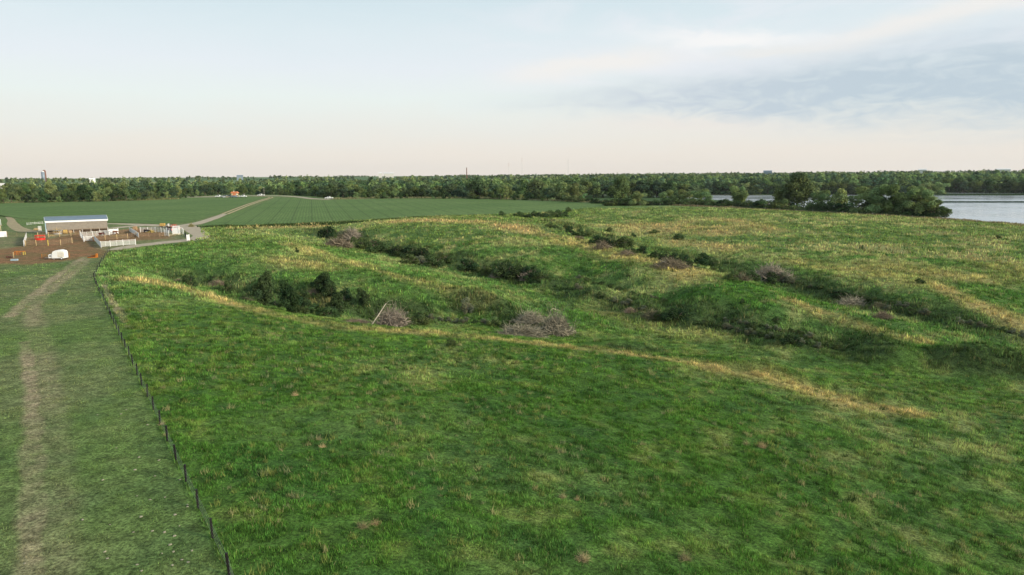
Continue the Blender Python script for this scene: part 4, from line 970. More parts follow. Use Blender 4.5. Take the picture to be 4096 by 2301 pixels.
band(['bush_d', 'bush_a'], [(2353, 968), (2400, 980), (2462, 985)], 42, 15, 'dark shrub in the thick part of the third gully above the dead tangle', 'thick part of the third gully', 1.5)
bush('bush_d', 2550, 976, 2590, 1016, 'round dark shrub between two dead tangles of the third gully'); bush('bush_a', 2500, 988, 2552, 1014, 'low shrub left of the round dark one between the dead tangles')
band(['bush_d', 'bush_a'], [(2593, 1040), (2680, 1046), (2735, 1052)], 42, 16, 'dark shrub behind the largest dead tangle of the third gully', 'shrubs behind the largest dead tangle', 1.3)
bush('bush_d', 2740, 1034, 2780, 1073, 'dark shrub at the right end of the largest dead tangle'); bush('bush_d', 2775, 1002, 2852, 1062, 'tall dark shrub just past the largest dead tangle'); 
bush('bush_a', 2840, 1030, 2880, 1070, 'dark shrub trailing right of the tall one past the tangle')
bush('bush_a', 2424, 906, 2450, 928, 'small dark shrub on the far hill above the thick part of the third gully'); bush('bush_a', 2522, 929, 2543, 947, 'compact dark shrub on the far hill, left of the dry patch')
bush('bush_a', 2694, 932, 2735, 958, 'dark ragged shrub in the dry patch of the far hill'); bush('bush_b', 2596, 917, 2642, 933, 'flat green shrub left in the dry patch of the far hill')
band(['bush_c', 'bush_a'], [(2900, 1120), (2990, 1128)], 40, 17, 'greyish tangled shrub left of the fallen tree of the third gully', 'tangled shrubs left of the fallen tree', 1.2)
band(['bush_d', 'bush_c'], [(3000, 1118), (3120, 1134)], 44, 18, 'dark shrub behind the fallen tree of the third gully', 'shrubs behind the fallen tree', 1.2)
bush('bush_d', 3322, 1155, 3400, 1184, 'flat dark shrub above the brush pile on the lower third gully')
band(['bush_c', 'bush_a'], [(3440, 1205), (3560, 1240), (3700, 1262), (3900, 1300), (4080, 1345)], 26, 19, 'low dull shrub along the shaded foot of the far hill', 'dull shrubs at the foot of the far hill', .7)
bush('bush_a', 3982, 940, 4002, 956, 'small dark shrub near the right frame edge on the far hill'); bush('bush_a', 3758, 1140, 3772, 1150, 'tiny dark shrub at the top of the bright dry ridge'); bush('bush_a', 3660, 1110, 3695, 1134, 'ragged little shrub left of the bright dry ridge')
bush('bush_a', 3516, 1330, 3534, 1346, 'tiny shrub on the low pale ridge line'); bush('bush_b', 3440, 980, 3460, 1000, 'tiny faint shrub high on the far hill')

band(['bush_a', 'bush_c', 'bush_b'], [(2300, 1110), (2500, 1170), (2650, 1205)], 17, 21, 'scrubby bush high on the shaded bank of the middle spur', '', .8)
band(['bush_a', 'bush_c'], [(2860, 1275), (3060, 1310), (3250, 1350)], 20, 22, 'scrubby bush on the upper bank above the low shrubs', '', .8)
band(['bush_a', 'bush_c', 'bush_b'], [(3150, 1135), (3320, 1165), (3500, 1205), (3650, 1235)], 18, 23, 'scrubby bush along the top of the third gully bank', '', .9)
band(['bush_a', 'bush_b'], [(2750, 1062), (2900, 1100)], 22, 24, 'scrubby bush in the bottom of the third gully', '', .9)
band(['bush_a', 'bush_c'], [(1620, 1262), (1800, 1285), (1940, 1300)], 22, 25, 'weedy bush in the bottom of the near gully', '', .7)
band(['bush_a', 'bush_b'], [(1100, 1172), (1250, 1190)], 26, 26, 'weedy bush on the far wall of the near gully', '', .9)

# dead brush and fallen trees
def brush_np(seed, n, col, w0, L0, spread=(1, .7, .45), droop=.3):
    """curved bare twigs fanning out of a heap"""
    g = rng(seed); VS = []; FS = []; CS = []; k = 0
    for i in range(n):
        p = np.array([g.normal()*.24*spread[0], g.normal()*.24*spread[1], 0.0]); p[2] = abs(g.normal())*.30*spread[2]*math.exp(-(p[0]**2+p[1]**2)*3)
        d = np.array([g.normal(), g.normal(), g.uniform(-.3, .9)]); d /= np.linalg.norm(d); L_ = L0*g.uniform(.4, 1.3); wv_ = w0*g.uniform(.5, 1.5); s = np.cross(d, g.normal(size=3)); s /= np.linalg.norm(s)
        P = [p]
        for j in range(3): d = d+g.normal(size=3)*.22+np.array([0, 0, -droop*.3]); d /= np.linalg.norm(d); q_ = P[-1]+d*L_/3; q_[2] = max(q_[2], .0); P.append(q_)
        for j in range(4): r = wv_*(1-j*.28); VS += [P[j]-s*r, P[j]+s*r]
        for j in range(3): b0 = k+j*2; FS += [b0, b0+1, b0+3, b0+2]
        k += 8; CS += [np.array(col)*g.uniform(.6, 1.5)]*8
    return np.array(VS), np.array(FS), np.array(CS)
BP = {}
def brush(kind, x0, y0, x1, y1, label, trunk=None, group=None, cat='dead brush', back=0):
    x, y, z = hit((x0+x1)/2, y1-back-3); s = scr(x, y, z)[2]; W = (x1-x0)*s/FPX; h = (y1-back-y0)*s/FPX
    cols = {'grey': (.27, .235, .175), 'pink': (.22, .18, .12), 'brown': (.15, .135, .08)}
    r = empty('fallen_tree' if trunk else 'dead_brush_pile', (x, y, z-.05), 0)
    V, F, C = brush_np(int(x0), 5200 if W > 7 else 2200, cols[kind], .0085*max(1, s/130), .36)
    V = V*np.array([W*.80, W*.60, h*(2.1 if kind == 'grey' else 1.5)]); o = mesh_np('branches', V, F, 4, M['deadtwig'], r, cols=C)
    if trunk:
        pts = []
        for (tx, ty, f_) in trunk:
            d = FPX*fw+(tx-2048)*rt-(ty-1150.5)*up; t = (y-f_)/d[1]; P = d*t; pts.append((P[0]-x, P[1]-y, max(CAM_H+P[2]-z, .1)))
        mb = MB(); n_ = len(pts); mb.tube(pts, [.085*(1-i/(n_))+.015 for i in range(n_)], 7); 
        for i in range(n_-1):
            a = Vector(pts[i+1]); mb.tube([a, a+Vector((.5, .3, .4)), a+Vector((1.1, .2, .5))], [.025, .018, .008], 5); mb.tube([a, a+Vector((.3, .5, -.2)), a+Vector((.9, 1.2, -.4))], [.025, .015, .008], 5)
        mb.build('trunk', M['palewood'], r, smooth=True)
    tag(r, label, cat, group); return r
brush('grey', 1505, 1212, 1632, 1312, 'fallen dead tree with bleached leaning trunk in the near gully', [(1483, 1303, 2), (1512, 1262, 1), (1543, 1214, 0)], cat='fallen tree', back=4)
brush('pink', 1360, 1266, 1480, 1300, 'low brown brush strip just left of the bleached leaning trunk', back=4)
brush('pink', 841, 1110, 908, 1144, 'pinkish dead brush between the lone round shrub and the cedars')
brush('brown', 690, 1105, 735, 1135, 'small grey brush at the left foot of the lone round shrub')
brush('pink', 1232, 1146, 1282, 1176, 'pinkish dead brush below the upper cedar')
brush('pink', 1350, 1180, 1400, 1200, 'small pinkish dead brush right of the upper cedar'); brush('brown', 940, 1182, 1010, 1206, 'dull brown dead brush left of the tallest cedar')
brush('grey', 2060, 1240, 2180, 1290, 'upper left arm of the great grey brush heap', back=0)
brush('grey', 2150, 1235, 2292, 1340, 'main bulk of the great grey brush heap at the gully mouth', [(2196, 1352, 1), (2215, 1333, 1), (2265, 1322, .5)], cat='fallen tree')
brush('grey', 1996, 1296, 2170, 1350, 'long lower left arm of the great grey brush heap')
brush('pink', 1299, 940, 1400, 992, 'pinkish dead brush under the big dark shrub heading the second gully')
brush('grey', 1367, 918, 1442, 960, 'bowed dead branches right of the big dark shrub heading the second gully', [(1372, 950, 0), (1400, 935, 0), (1440, 936, 0)], cat='fallen tree')
brush('brown', 1470, 955, 1530, 980, 'brown brush above the long row of the second gully')
brush('grey', 1960, 1085, 2010, 1112, 'grey brush low in front of the last tall clump'); brush('grey', 2080, 1080, 2145, 1125, 'pale dry vine heap leaning on the last tall clump')
brush('pink', 2378, 950, 2440, 1000, 'pinkish dead tangle in the thick part of the third gully', [(2420, 985, 0), (2432, 983, 0), (2448, 986, 0)], cat='fallen tree')
brush('pink', 2290, 940, 2335, 960, 'small reddish tangle near the head of the third gully'); brush('pink', 2477, 990, 2535, 1024, 'pinkish dead tangle left of the round dark shrub in the third gully')
brush('pink', 2620, 1020, 2742, 1074, 'largest dead tangle of the third gully with long bare limbs', [(2710, 1073, 1), (2690, 1062, 1), (2640, 1040, 1)], cat='fallen tree')
brush('grey', 3010, 1062, 3158, 1130, 'fallen tree with forked pale trunk low on the far hill', [(3056, 1131, 1), (3082, 1108, .5), (3110, 1092, 0)], cat='fallen tree')
brush('brown', 2905, 1070, 2992, 1124, 'thin grey thicket left of the fallen forked tree'); brush('grey', 3345, 1180, 3462, 1233, 'brush pile with pale log ends on the lower third gully', [(3400, 1222, 0), (3415, 1208, 0)], cat='fallen tree')
brush('pink', 3492, 1228, 3568, 1278, 'rounded greyish-pink brush mound at the foot of the far hill'); brush('brown', 2565, 1218, 2650, 1274, 'grey twiggy mound left of the very dark shrub'); brush('pink', 2495, 1222, 2545, 1252, 'small pale dead bush on the valley edge')
brush('brown', 3480, 1200, 3560, 1236, 'dull brush above the rounded greyish-pink mound')

# ------------------------------------------------------------------ the long wire fence of the near pasture
def vec(p, z=0): return Vector((float(p[0]), float(p[1]), z))
fr = empty('wire_fence', (*FL[0], 0)); tag(fr, 'long wire fence of short black posts dividing the short and long grass', 'fence')
prev = None
ppts = [tuple(G(955, 2420))]+FL
post0 = None
for i, (x, y) in enumerate(ppts):
    big = (i == 29); hgt = 1.75 if big else 1.24; gg = rng(i+300)
    z = Hp(x, y)
    mb = MB(); mb.box((0, 0, hgt/2-.15), (.14 if big else .12, .11, hgt+.3)); 
    o = mb.build('post', M['black'], fr); o.location = (x-FL[0][0], y-FL[0][1], z); o.rotation_euler = (gg.normal()*.035, gg.normal()*.035, gg.uniform(0, .5))
mbw = MB()
for h_ in (.25, .48, .72, .95):
    for (a, b_) in zip(ppts[:-1], ppts[1:]):
        A = vec((a[0]-FL[0][0], a[1]-FL[0][1]), Hp(*a)+h_); B = vec((b_[0]-FL[0][0], b_[1]-FL[0][1]), Hp(*b_)+h_); Mi = (A+B)/2; Mi.z -= .02
        d_ = math.hypot(*a); mbw.tube([A, Mi, B], .006, 4, False)
mbw.build('wires', M['wire'], fr)
# thin fence on the far hill
fr = empty('wire_fence', (0, 0, 0)); tag(fr, 'thin post and wire fence along the far hill crest above the lake', 'fence')
cp = [(2560, 821), (2640, 822), (2720, 823), (2790, 825), (2860, 828), (2930, 831), (3000, 834), (3060, 838), (3120, 841), (3185, 844), (3250, 847), (3310, 850), (3370, 854), (3430, 858), (3490, 862), (3545, 865), (3601, 869), (3648, 872), (3697, 876), (3748, 879), (3800, 883), (3852, 886), (3907, 890), (3960, 894), (4020, 898), (4085, 904)]
cw = []
for i, (x, y) in enumerate(cp):
    c3 = np.interp(x, [c_[0] for c_ in CREST], [c_[2] for c_ in CREST]); a = G(x, y+3, c3); z = Hp(*a)
    mb = MB(); mb.tube([(0, 0, -.3), (0, 0, 1.35)], .085, 6); o = mb.build('post', M['pole'], fr); o.location = (a[0], a[1], z); cw.append(Vector((a[0], a[1], z)))
mb = MB()
for h_ in (.5, .85, 1.15): mb.tube([v+Vector((0, 0, h_)) for v in cw], .012, 4, False)
mb.build('wires', M['wire'], fr)

# ------------------------------------------------------------------ farm
def fence(name, label, pts, h, m, nr=5, spacing=3.0, pr=.06, rr=.025, panelm=None, pm=None, cat='fence', group=None, sheet=False, z0=.15):
    """pipe or board fence through pixel feet; each post a part, each bay of rails a part"""
    W = [vec(G(*p)) for p in pts]; o0 = W[0]; r = empty(name, tuple(o0)); tag(r, label, cat, group); k = 0
    for a, b_ in zip(W[:-1], W[1:]):
        L_ = (b_-a).length; n = max(1, round(L_/spacing)); ang_ = math.atan2((b_-a).y, (b_-a).x)
        for i in range(n+(1 if b_ is W[-1] else 0)):
            p = a.lerp(b_, i/n)-o0; mb = MB(); mb.tube([(0, 0, -.05), (0, 0, h+.08)], pr, 6); q_ = mb.build('post', pm or m, r); q_.location = p
        for i in range(n):
            p = a.lerp(b_, i/n)-o0; l = L_/n; mb = MB()
            if sheet: mb.box((l/2, 0, h*.52), (l-.1, .04, h*.92)); [mb.box((l/2, -.03, h*f_), (l-.1, .03, .06)) for f_ in (.2, .5, .8)]
            else:
                for j in range(nr): mb.box((l/2, 0, z0+(h-z0)*(j+.5)/nr+.0), (l-.02, rr*1.3, rr*2))
                mb.box((l/2, 0, (h+z0)/2), (.05, .05, h-z0))
            q_ = mb.build('sheet_panel' if sheet else 'rail_panel', panelm or m, r); q_.location = p; q_.rotation_euler = (0, 0, ang_)
    return r

# the cattle shed
A = vec(G(189, 937)); B = vec(G(432, 926)); dX = (B-A); LEN = dX.length; ux = dX.normalized(); uy = Vector((-ux.y, ux.x, 0)); rz = math.atan2(ux.y, ux.x)
sh = empty('cattle_shed', tuple(A), rz); tag(sh, 'long open-fronted cattle shed with blue-grey roof and taupe front sheeting', 'shed')
E_, RG, DP = 4.55, 5.95, 7.6
mb = MB(); mb.add([(-.3, -.35, E_), (LEN+.3, -.35, E_), (LEN+.3, DP/2, RG), (-.3, DP/2, RG), (-.3, DP+.35, E_), (LEN+.3, DP+.35, E_), (-.3, -.35, E_+.09), (LEN+.3, -.35, E_+.09), (LEN+.3, DP/2, RG+.09), (-.3, DP/2, RG+.09), (-.3, DP+.35, E_+.09), (LEN+.3, DP+.35, E_+.09)],
                  [(0, 1, 2, 3), (3, 2, 5, 4), (6, 9, 8, 7), (9, 10, 11, 8), (0, 6, 7, 1), (4, 5, 11, 10), (0, 3, 9, 6), (3, 4, 10, 9), (1, 7, 8, 2), (2, 8, 11, 5)])
for i in range(int(LEN/1.0)):
    x = .5+i*1.0; mb.add([(x, -.35, E_+.09), (x+.06, -.35, E_+.09), (x+.06, DP/2, RG+.09), (x, DP/2, RG+.09), (x, -.35, E_+.13), (x+.06, -.35, E_+.13), (x+.06, DP/2, RG+.13), (x, DP/2, RG+.13)], [(0, 1, 5, 4), (1, 2, 6, 5), (3, 0, 4, 7), (4, 5, 6, 7)])
roof = mb.build('roof', M['roofblue'], sh)
MB().box((LEN/2, DP/2, RG+.14), (LEN+.6, .35, .08)).build('ridge_cap', M['bluegrey'], roof)
MB().box((LEN/2, -.39, E_-.16), (LEN+.6, .06, .62)).build('fascia', M['white'], sh)
fw_ = MB(); fw_.box((LEN/2, -.06, 2.72), (LEN, .08, 3.04))
for i in range(int(LEN/.6)): fw_.box((.3+i*.6, -.115, 2.72), (.05, .035, 2.98))
fw_.build('front_sheeting', M['wallbrown'], sh)
MB().box((LEN/2, DP, 2.2), (LEN-.1, .08, 4.4)).build('rear_wall', M['walldark'], sh)
for x, l in ((0, 0), (LEN, 1)):
    MB().prism([(0, 0), (DP, 0), (DP, 4.46), (DP/2, 5.84), (0, 4.46)], -.05, .05).build('gable_wall', M['walldark'], sh); w_ = sh.children[-1] if False else bpy.context.scene.objects[-1]
    w_ = [c_ for c_ in sh.children if c_.name.startswith('gable_wall')][l]; w_.location = (x, 0, 0); w_.rotation_euler = (0, 0, math.pi/2)
for x in (-.33, LEN+.33):
    mb = MB(); mb.tube([(x, -.42, E_+.02), (x, DP/2, RG+.02)], .10, 4); mb.tube([(x, DP/2, RG+.02), (x, DP+.42, E_+.02)], .10, 4); mb.build('verge_trim', M['white_dirty'], sh)
for i in range(8):
    mb = MB(); mb.box((LEN*i/7, -.0, .85), (.16, .16, 1.75)); mb.build('post', M['white_dirty'], sh)
MB().box((-.25, -.25, 2.2), (.3, .22, 4.5)).build('corner_post', M['bluetrim'], sh)
MB().box((LEN/2, DP*.5, .02), (LEN-.3, DP-.3, .03)).build('bedding_floor', M['haydull'], sh)
mb = MB()
for h_ in (.35, .7, 1.05, 1.4): mb.box((LEN/2, -.14, h_), (LEN-.3, .05, .07))
mb.build('feed_rail', M['pipe'], sh)

# pens left of the shed
fence('windbreak', 'white sheet-metal panel cut by the left frame edge beside the pens', [(-40, 952), (29, 949)], 2.1, M['white'], sheet=True, spacing=6, cat='windbreak panel', pm=M['pipe'])
t = empty('loading_ramp', tuple(vec(G(6, 926)))); tag(t, 'white railed loading ramp on a post at the left frame edge', 'ramp')
mb = MB(); mb.tube([(-.2, 0, 0), (-.2, 0, 2.3)], .1); mb.build('post', M['cream'], t)
mb = MB(); 
for h_ in (2.5, 2.9, 3.3, 3.7, 4.1): mb.box((-1.2, 0, h_), (2.4, .06, .12))
mb.box((.1, 0, 3.5), (.12, .12, 2.4)); mb.build('side_rails', M['white'], t); MB().box((-1.3, .5, 2.25), (2.4, 1.0, .1)).build('platform', M['haydull'], t)
fence('pipe_fence', 'thin rusty pipe fence running from the white sheet panel to the slanted white gate', [(31, 950), (107, 949)], 1.7, M['pipe'], 6, 5, .05, .022)
fence('pipe_fence', 'beige rail fence in front of the shed between the red feeder and the white gates', [(152, 951), (195, 950), (239, 947), (284, 945), (322, 940)], 1.75, M['tanwood'], 6, 3.6, .13, .03, panelm=M['pipe'])
fence('sheeted_gate', 'white sheeted gate standing edge-on left of the lower pen fence', [(107, 951), (96, 986)], 1.7, M['white_dirty'], sheet=True, spacing=12, cat='gate')
fence('pipe_fence', 'lower pen fence of rusty rails with one yellow post', [(102, 983), (145, 983), (193, 983), (243, 981), (289, 973)], 1.65, M['tanwood'], 7, 4.2, .12, .024, panelm=M['pipe'])
pf = [o for o in bpy.data.objects if o.parent and o.parent.get('label', '').startswith('lower pen') and o.name.startswith('post')]
pf[2].data = pf[2].data.copy(); pf[2].data.materials[0] = M['yellow']; pf[2]['label'] = 'yellow painted post'
fence('rail_gate', 'stack of white gate leaves leaning left of the shed corner', [(154, 925), (166, 924)], 1.9, M['white'], 7, 3, .05, .05, cat='gate')
mb = MB(); P = vec(G(150, 922)); t = empty('lumber_stack', tuple(P), .3); tag(t, 'tan stack of boards beside the leaning gate leaves', 'board stack')
for j in range(4): mb.box((0, j*.02, .18+j*.22), (2.6-j*.2, 1.4-j*.15, .16), rz=j*.05)
mb.build('boards', M['tanwood'], t)
fence('rail_fence', 'far white rail fence left of the shed along the farm track', [(108, 902), (140, 899), (172, 897)], 1.2, M['white_dirty'], 2, 6, .05, .05)
def ring_feeder(px, py, mtl, lb, hay=False, r_=1.45):
    t = empty('bale_feeder', tuple(vec(G(px, py)))); tag(t, lb, 'feeder')
    c_ = lambda h_, n=24: [(r_*math.cos(i*6.2832/n), r_*math.sin(i*6.2832/n), h_) for i in range(n+1)]
    mb = MB()
    for h_ in (1.35, 1.5): mb.tube(c_(h_), .06, 5)
    mb.build('top_hoop', mtl, t); mb = MB()
    n = 24
    for i in range(n):
        a, b_ = i*6.2832/n, (i+1)*6.2832/n
        mb.add([(r_*math.cos(a), r_*math.sin(a), 0), (r_*math.cos(b_), r_*math.sin(b_), 0), (r_*math.cos(b_), r_*math.sin(b_), .55), (r_*math.cos(a), r_*math.sin(a), .55)], [(0, 1, 2, 3)])
    mb.build('skirt', mtl, t); mb = MB()
    for i in range(14):
        a = i*6.2832/14; mb.tube([(r_*math.cos(a), r_*math.sin(a), .5), (r_*math.cos(a+.15), r_*math.sin(a+.15), 1.4)], .035, 4)
    mb.build('bars', mtl, t)
    if hay:
        V, F, C = brush_np(px, 700, (.5, .36, .12), .02, .9); mesh_np('hay', V*np.array([1.6, 1.6, 2.2])+np.array([0, 0, .5]), F, 4, M['deadtwig'], t, cols=C)
    return t
ring_feeder(161, 960, M['red'], 'bright red ring bale feeder in the mud left of the shed')
ring_feeder(232, 937, M['galv'], 'grey ring feeder filled with hay before the shed', True)
def bale(px, py, lb, m='hay', r_=.75, rz=.4, l=1.3, par=None):
    mb = MB(); mb.tube([(-l/2, 0, r_), (l/2, 0, r_)], [r_, r_], 18); o = mb.build('round_bale', M[m], None, smooth=False, bevel=.12); o.location = vec(G(px, py)); o.rotation_euler = (0, 0, rz); tag(o, lb, 'bale'); return o
bale(262, 936, 'golden round hay bale right of the grey ring feeder by the shed'); bale(541, 922, 'brown round bale on the pale yard above the slanted slatted fence', 'haydull', .8, .1)
bale(280, 934, 'half spent hay bale near the beige fence post', 'haydull', .55, 1.0)
# hay heaps
def heap(px, py, w_, d_, h_, col, lb, cat='hay pile', nm='hay_pile'):
    x, y = G(px, py); V, F, C = brush_np(px*7, 1300, col, .02, .5); V = V*np.array([w_, d_, h_*2.2]); o = mesh_np(nm, V, F, 4, M['deadtwig'], cols=C)
    mb = MB(); n = 20; vs = []; o.location = (x, y, 0); tag(o, lb, cat); return o
heap(605, 930, 1.9, 1.3, .9, (.55, .40, .13), 'golden hay pile beside the black cow'); heap(470, 945, 3.2, 2.0, .35, (.48, .36, .14), 'thin scattered hay along the rails of the middle pen', 'scattered hay', 'scattered_hay')
heap(205, 944, 1.6, 1.0, .35, (.42, .30, .14), 'spilled hay under the left part of the shed front', 'scattered hay', 'scattered_hay')
# gates and white pens right of the shed
fence('white_gate', 'tall white gate run climbing right from the shed opening behind the two dark horses', [(325, 952), (372, 949), (438, 942), (474, 935)], 2.0, M['white'], 5, 3.9, .08, .045, cat='gate')
fence('white_gate', 'short lower white rail gate left of the white post wing', [(337, 966), (368, 964)], 1.5, M['white'], 6, 3, .07, .045, cat='gate')
fence('white_wing', 'slanting white wing panel running down from the shed corner', [(321, 945), (336, 968)], 1.9, M['white_dirty'], 5, 30, .09, .05, cat='wing panel')
fence('sheeted_wing', 'slanting white sheeted wing ending at the long white rail gate', [(378, 962), (405, 992)], 1.6, M['white_dirty'], sheet=True, spacing=14, cat='wing panel')
fence('white_gate', 'long bright white rail gate facing the loop of the farm road', [(404, 990), (442, 987), (493, 983), (543, 980)], 1.75, M['white'], 5, 4.2, .09, .05, cat='gate')
fence('trailer_gate', 'solid white board panel behind the chestnut horse', [(436, 936), (474, 933)], 1.65, M['white'], sheet=True, spacing=5, cat='board panel')
fence('rail_fence', 'brown pen fence with pale posts between the white wing and the scattered hay', [(382, 960), (421, 959), (468, 957), (511, 954), (545, 948)], 1.55, M['tanwood'], 5, 4.3, .11, .03, panelm=M['pipe'])
fence('pipe_fence', 'thin rail fence behind the middle pen along the pale yard', [(476, 934), (515, 930), (560, 925)], 1.4, M['pipe'], 5, 4.3, .05, .02)
fence('slatted_fence', 'slanting pale slatted windbreak left of the black cow', [(518, 926), (536, 936), (555, 950)], 1.5, M['white_dirty'], sheet=True, spacing=2.5, cat='windbreak panel')
fence('pipe_fence', 'brown pen fence with one tan post below the black cow', [(555, 949), (596, 948), (637, 948), (662, 945)], 1.45, M['pipe'], 6, 4, .07, .026)
fence('white_gate', 'long white rail fence behind the black cow and hay pile', [(562, 930), (622, 930), (645, 931), (690, 934)], 1.9, M['white'], 5, 3.2, .09, .045)
fence('white_gate', 'narrow white gate leaf standing open left of the white chute', [(660, 944), (676, 946)], 2.1, M['white'], 6, 3, .09, .06, cat='gate')
fence('pipe_fence', 'cream railing running low to the right under the white chute', [(677, 946), (700, 943), (728, 941)], .8, M['cream'], 2, 4, .04, .03)
fence('white_gate', 'small white gate with rounded tops standing alone beside the road loop', [(748, 964), (758, 962)], 1.9, M['white'], 7, 3, .12, .09, cat='gate')
fence('black_gatepost', 'dark post with a thin rail joining the small lone white gate', [(746, 960), (743, 951)], 1.9, M['black'], 2, 6, .09, .02, cat='post')
for px, py, hh, lb in [(727, 945, 1.6, 'leftmost of three dark green posts before the white chute'), (737, 950, 1.6, 'middle one of three dark green posts before the white chute'), (741, 946, 1.4, 'rightmost of three dark green posts before the white chute'), (789, 910, 1.1, 'dark post in the grass right of the straw clump by the road junction')]:
    o = MB().tube([(0, 0, -.1), (0, 0, hh)], .11, 7).build('steel_post', mat('green_steel', (.03, .06, .04), .6) if 'green_steel' not in bpy.data.materials else bpy.data.materials['green_steel']); o.location = vec(G(px, py)); tag(o, lb, 'post')
heap(765, 908, 1.6, 1.0, 1.3, (.30, .26, .12), 'clump of dry tall weeds at the road junction', 'weeds', 'weed_clump')
# white squeeze chute
ch = empty('cattle_chute', tuple(vec(G(690, 939))), .1); tag(ch, 'tall white sheeted cattle chute with curved rail frame beside the red tractor', 'chute')
MB().box((1.35, 0, 1.35), (1.75, .9, 2.3)).build('sheeted_side', M['white'], ch, bevel=.05)
mb = MB()
for x in (.35, 2.4):
    for y in (-.5, .5): mb.box((x, y, 1.45), (.14, .14, 2.9))
mb.box((1.4, -.5, 2.9), (2.2, .14, .2)); mb.box((1.4, .5, 2.9), (2.2, .14, .2)); mb.build('frame', M['white'], ch)
mb = MB(); mb.tube([(2.5, -.4, .2), (2.5, -.4, 2.5), (3.2, -.4, 2.45), (3.75, -.4, 2.2), (3.9, -.4, 1.8), (3.9, -.4, .1)], .08)
for h_ in (.4, .8, 1.2, 1.6, 2.0): mb.tube([(2.5, -.4, h_), (3.88, -.4, h_*.92)], .06)
mb.build('curved_gate', M['white'], ch)
# tractor
def wheel(parent, x, y, r_, w_, rim='red'):
    t = MB().tube([(x, y-w_/2, r_), (x, y+w_/2, r_)], r_, 18).build('wheel', M['tyre'], parent, bevel=.04)
    MB().tube([(x, y-w_/2-.02, r_), (x, y+w_/2+.02, r_)], r_*.55, 12).build('rim', M[rim], t); return t
tr_ = empty('tractor', tuple(vec(G(686, 926))), math.radians(70)); tag(tr_, 'dark red tractor with roll frame half hidden behind the white chute', 'tractor')
MB().box((.9, 0, 1.15), (2.0, .75, .75)).build('bonnet', M['darkred'], tr_, bevel=.1); MB().box((-.5, 0, 1.0), (1.1, .9, .5)).build('rear_body', M['darkred'], tr_, bevel=.08)
MB().box((-.6, 0, 1.5), (.5, .5, .5)).build('seat', M['black'], tr_, bevel=.08)
mb = MB(); [mb.tube([(-.9, s*.5, 1.2), (-.9, s*.5, 2.5), (.1, s*.5, 2.45), (.25, s*.5, 1.3)], .05) for s in (-1, 1)]; mb.box((-.4, 0, 2.52), (1.3, 1.15, .08)); mb.build('roll_frame', M['darkred'], tr_)
for s in (-1, 1): wheel(tr_, -.6, s*.8, .8, .4); wheel(tr_, 1.5, s*.65, .45, .25)
mb = MB(); [mb.tube([(.2, s*.55, 1.6), (1.8, s*.55, 2.5), (2.9, s*.55, 1.3)], .08) for s in (-1, 1)]; mb.build('loader_arm', M['red'], tr_); MB().box((3.1, 0, 1.0), (.6, 1.7, .5)).build('loader_bucket', M['red'], tr_)
# flat rack with bale behind the fence
fb = empty('hay_wagon', tuple(vec(G(655, 911))), .1); tag(fb, 'small hay wagon with a tan bale on the road behind the white fence', 'wagon')
MB().box((0, 0, .7), (3.6, 1.6, .12)).build('bed', M['haydull'], fb); MB().box((1.9, 0, 1.1), (.08, 1.6, .9)).build('end_rack', M['white_dirty'], fb)
for x in (-1.1, 1.1):
    for s in (-1, 1): wheel(fb, x, s*.7, .36, .18, 'galv')
hb = MB().box((0, 0, 0), (1.9, 1.1, 1.0)).build('square_bale', M['hay'], None, bevel=.08); hb.location = vec(G(655, 911), 1.26)+Vector((-.4, 0, 0)); hb.rotation_euler = (0, 0, .1); tag(hb, 'tan square bale riding on the small hay wagon', 'bale')

# white stock trailer
st = empty('stock_trailer', tuple(vec(G(206, 1040))), math.radians(8)); tag(st, 'white rounded livestock trailer parked on the brown mud', 'trailer')
Wd = 1.9; bd = MB(); bd.prism([(.05, .35), (3.1, .35), (3.1, 1.75), (2.95, 2.15), (2.1, 2.42), (1.1, 2.32), (.45, 2.05), (.2, 1.6)], -.05, Wd); body_ = bd.build('body', M['white'], st, bevel=.07)
ns = MB(); ns.prism([(-.75, .4), (.1, .4), (.2, 1.5), (-.55, 1.35), (-.75, 1.2)], .15, Wd-.2); ns.build('nose', M['white'], st, bevel=.06)
mb = MB()
for z in (.8, 1.1, 1.4, 1.72): mb.box((2.25, -.075, z), (1.5, .03, .09))
mb.build('side_slat', M['cream'], st); mb = MB()
for z in (.95, 1.25, 1.57): mb.box((2.25, -.07, z), (1.4, .02, .07))
mb.build('slat_gap', M['white_dirty'], st)
MB().box((-.3, .14, .95), (.5, .03, .25)).build('vent', M['walldark'], st)
MB().prism([(2.0, .35), (2.15, .75), (2.7, .75), (2.85, .35)], -.22, -.06).build('mudguard', M['white_dirty'], st)
wheel(st, 2.45, -.12, .33, .2, 'white'); wheel(st, 2.45, Wd+.05, .33, .2, 'white'); MB().tube([(-.7, Wd/2, .45), (-1.9, Wd/2, .45)], .06).build('drawbar', M['galv'], st); MB().tube([(.6, -.0, 0), (.6, -.0, .45)], .06).build('jack', M['galv'], st)
fence('pipe_fence', 'rusty red rail panel behind the right end of the white trailer', [(245, 1032), (279, 1031)], 1.2, M['orange'], 5, 5, .05, .02); fence('pipe_fence', 'rusty red rail panel behind the left nose of the white trailer', [(168, 1037), (197, 1036)], 1.3, M['orange'], 5, 5, .05, .02)
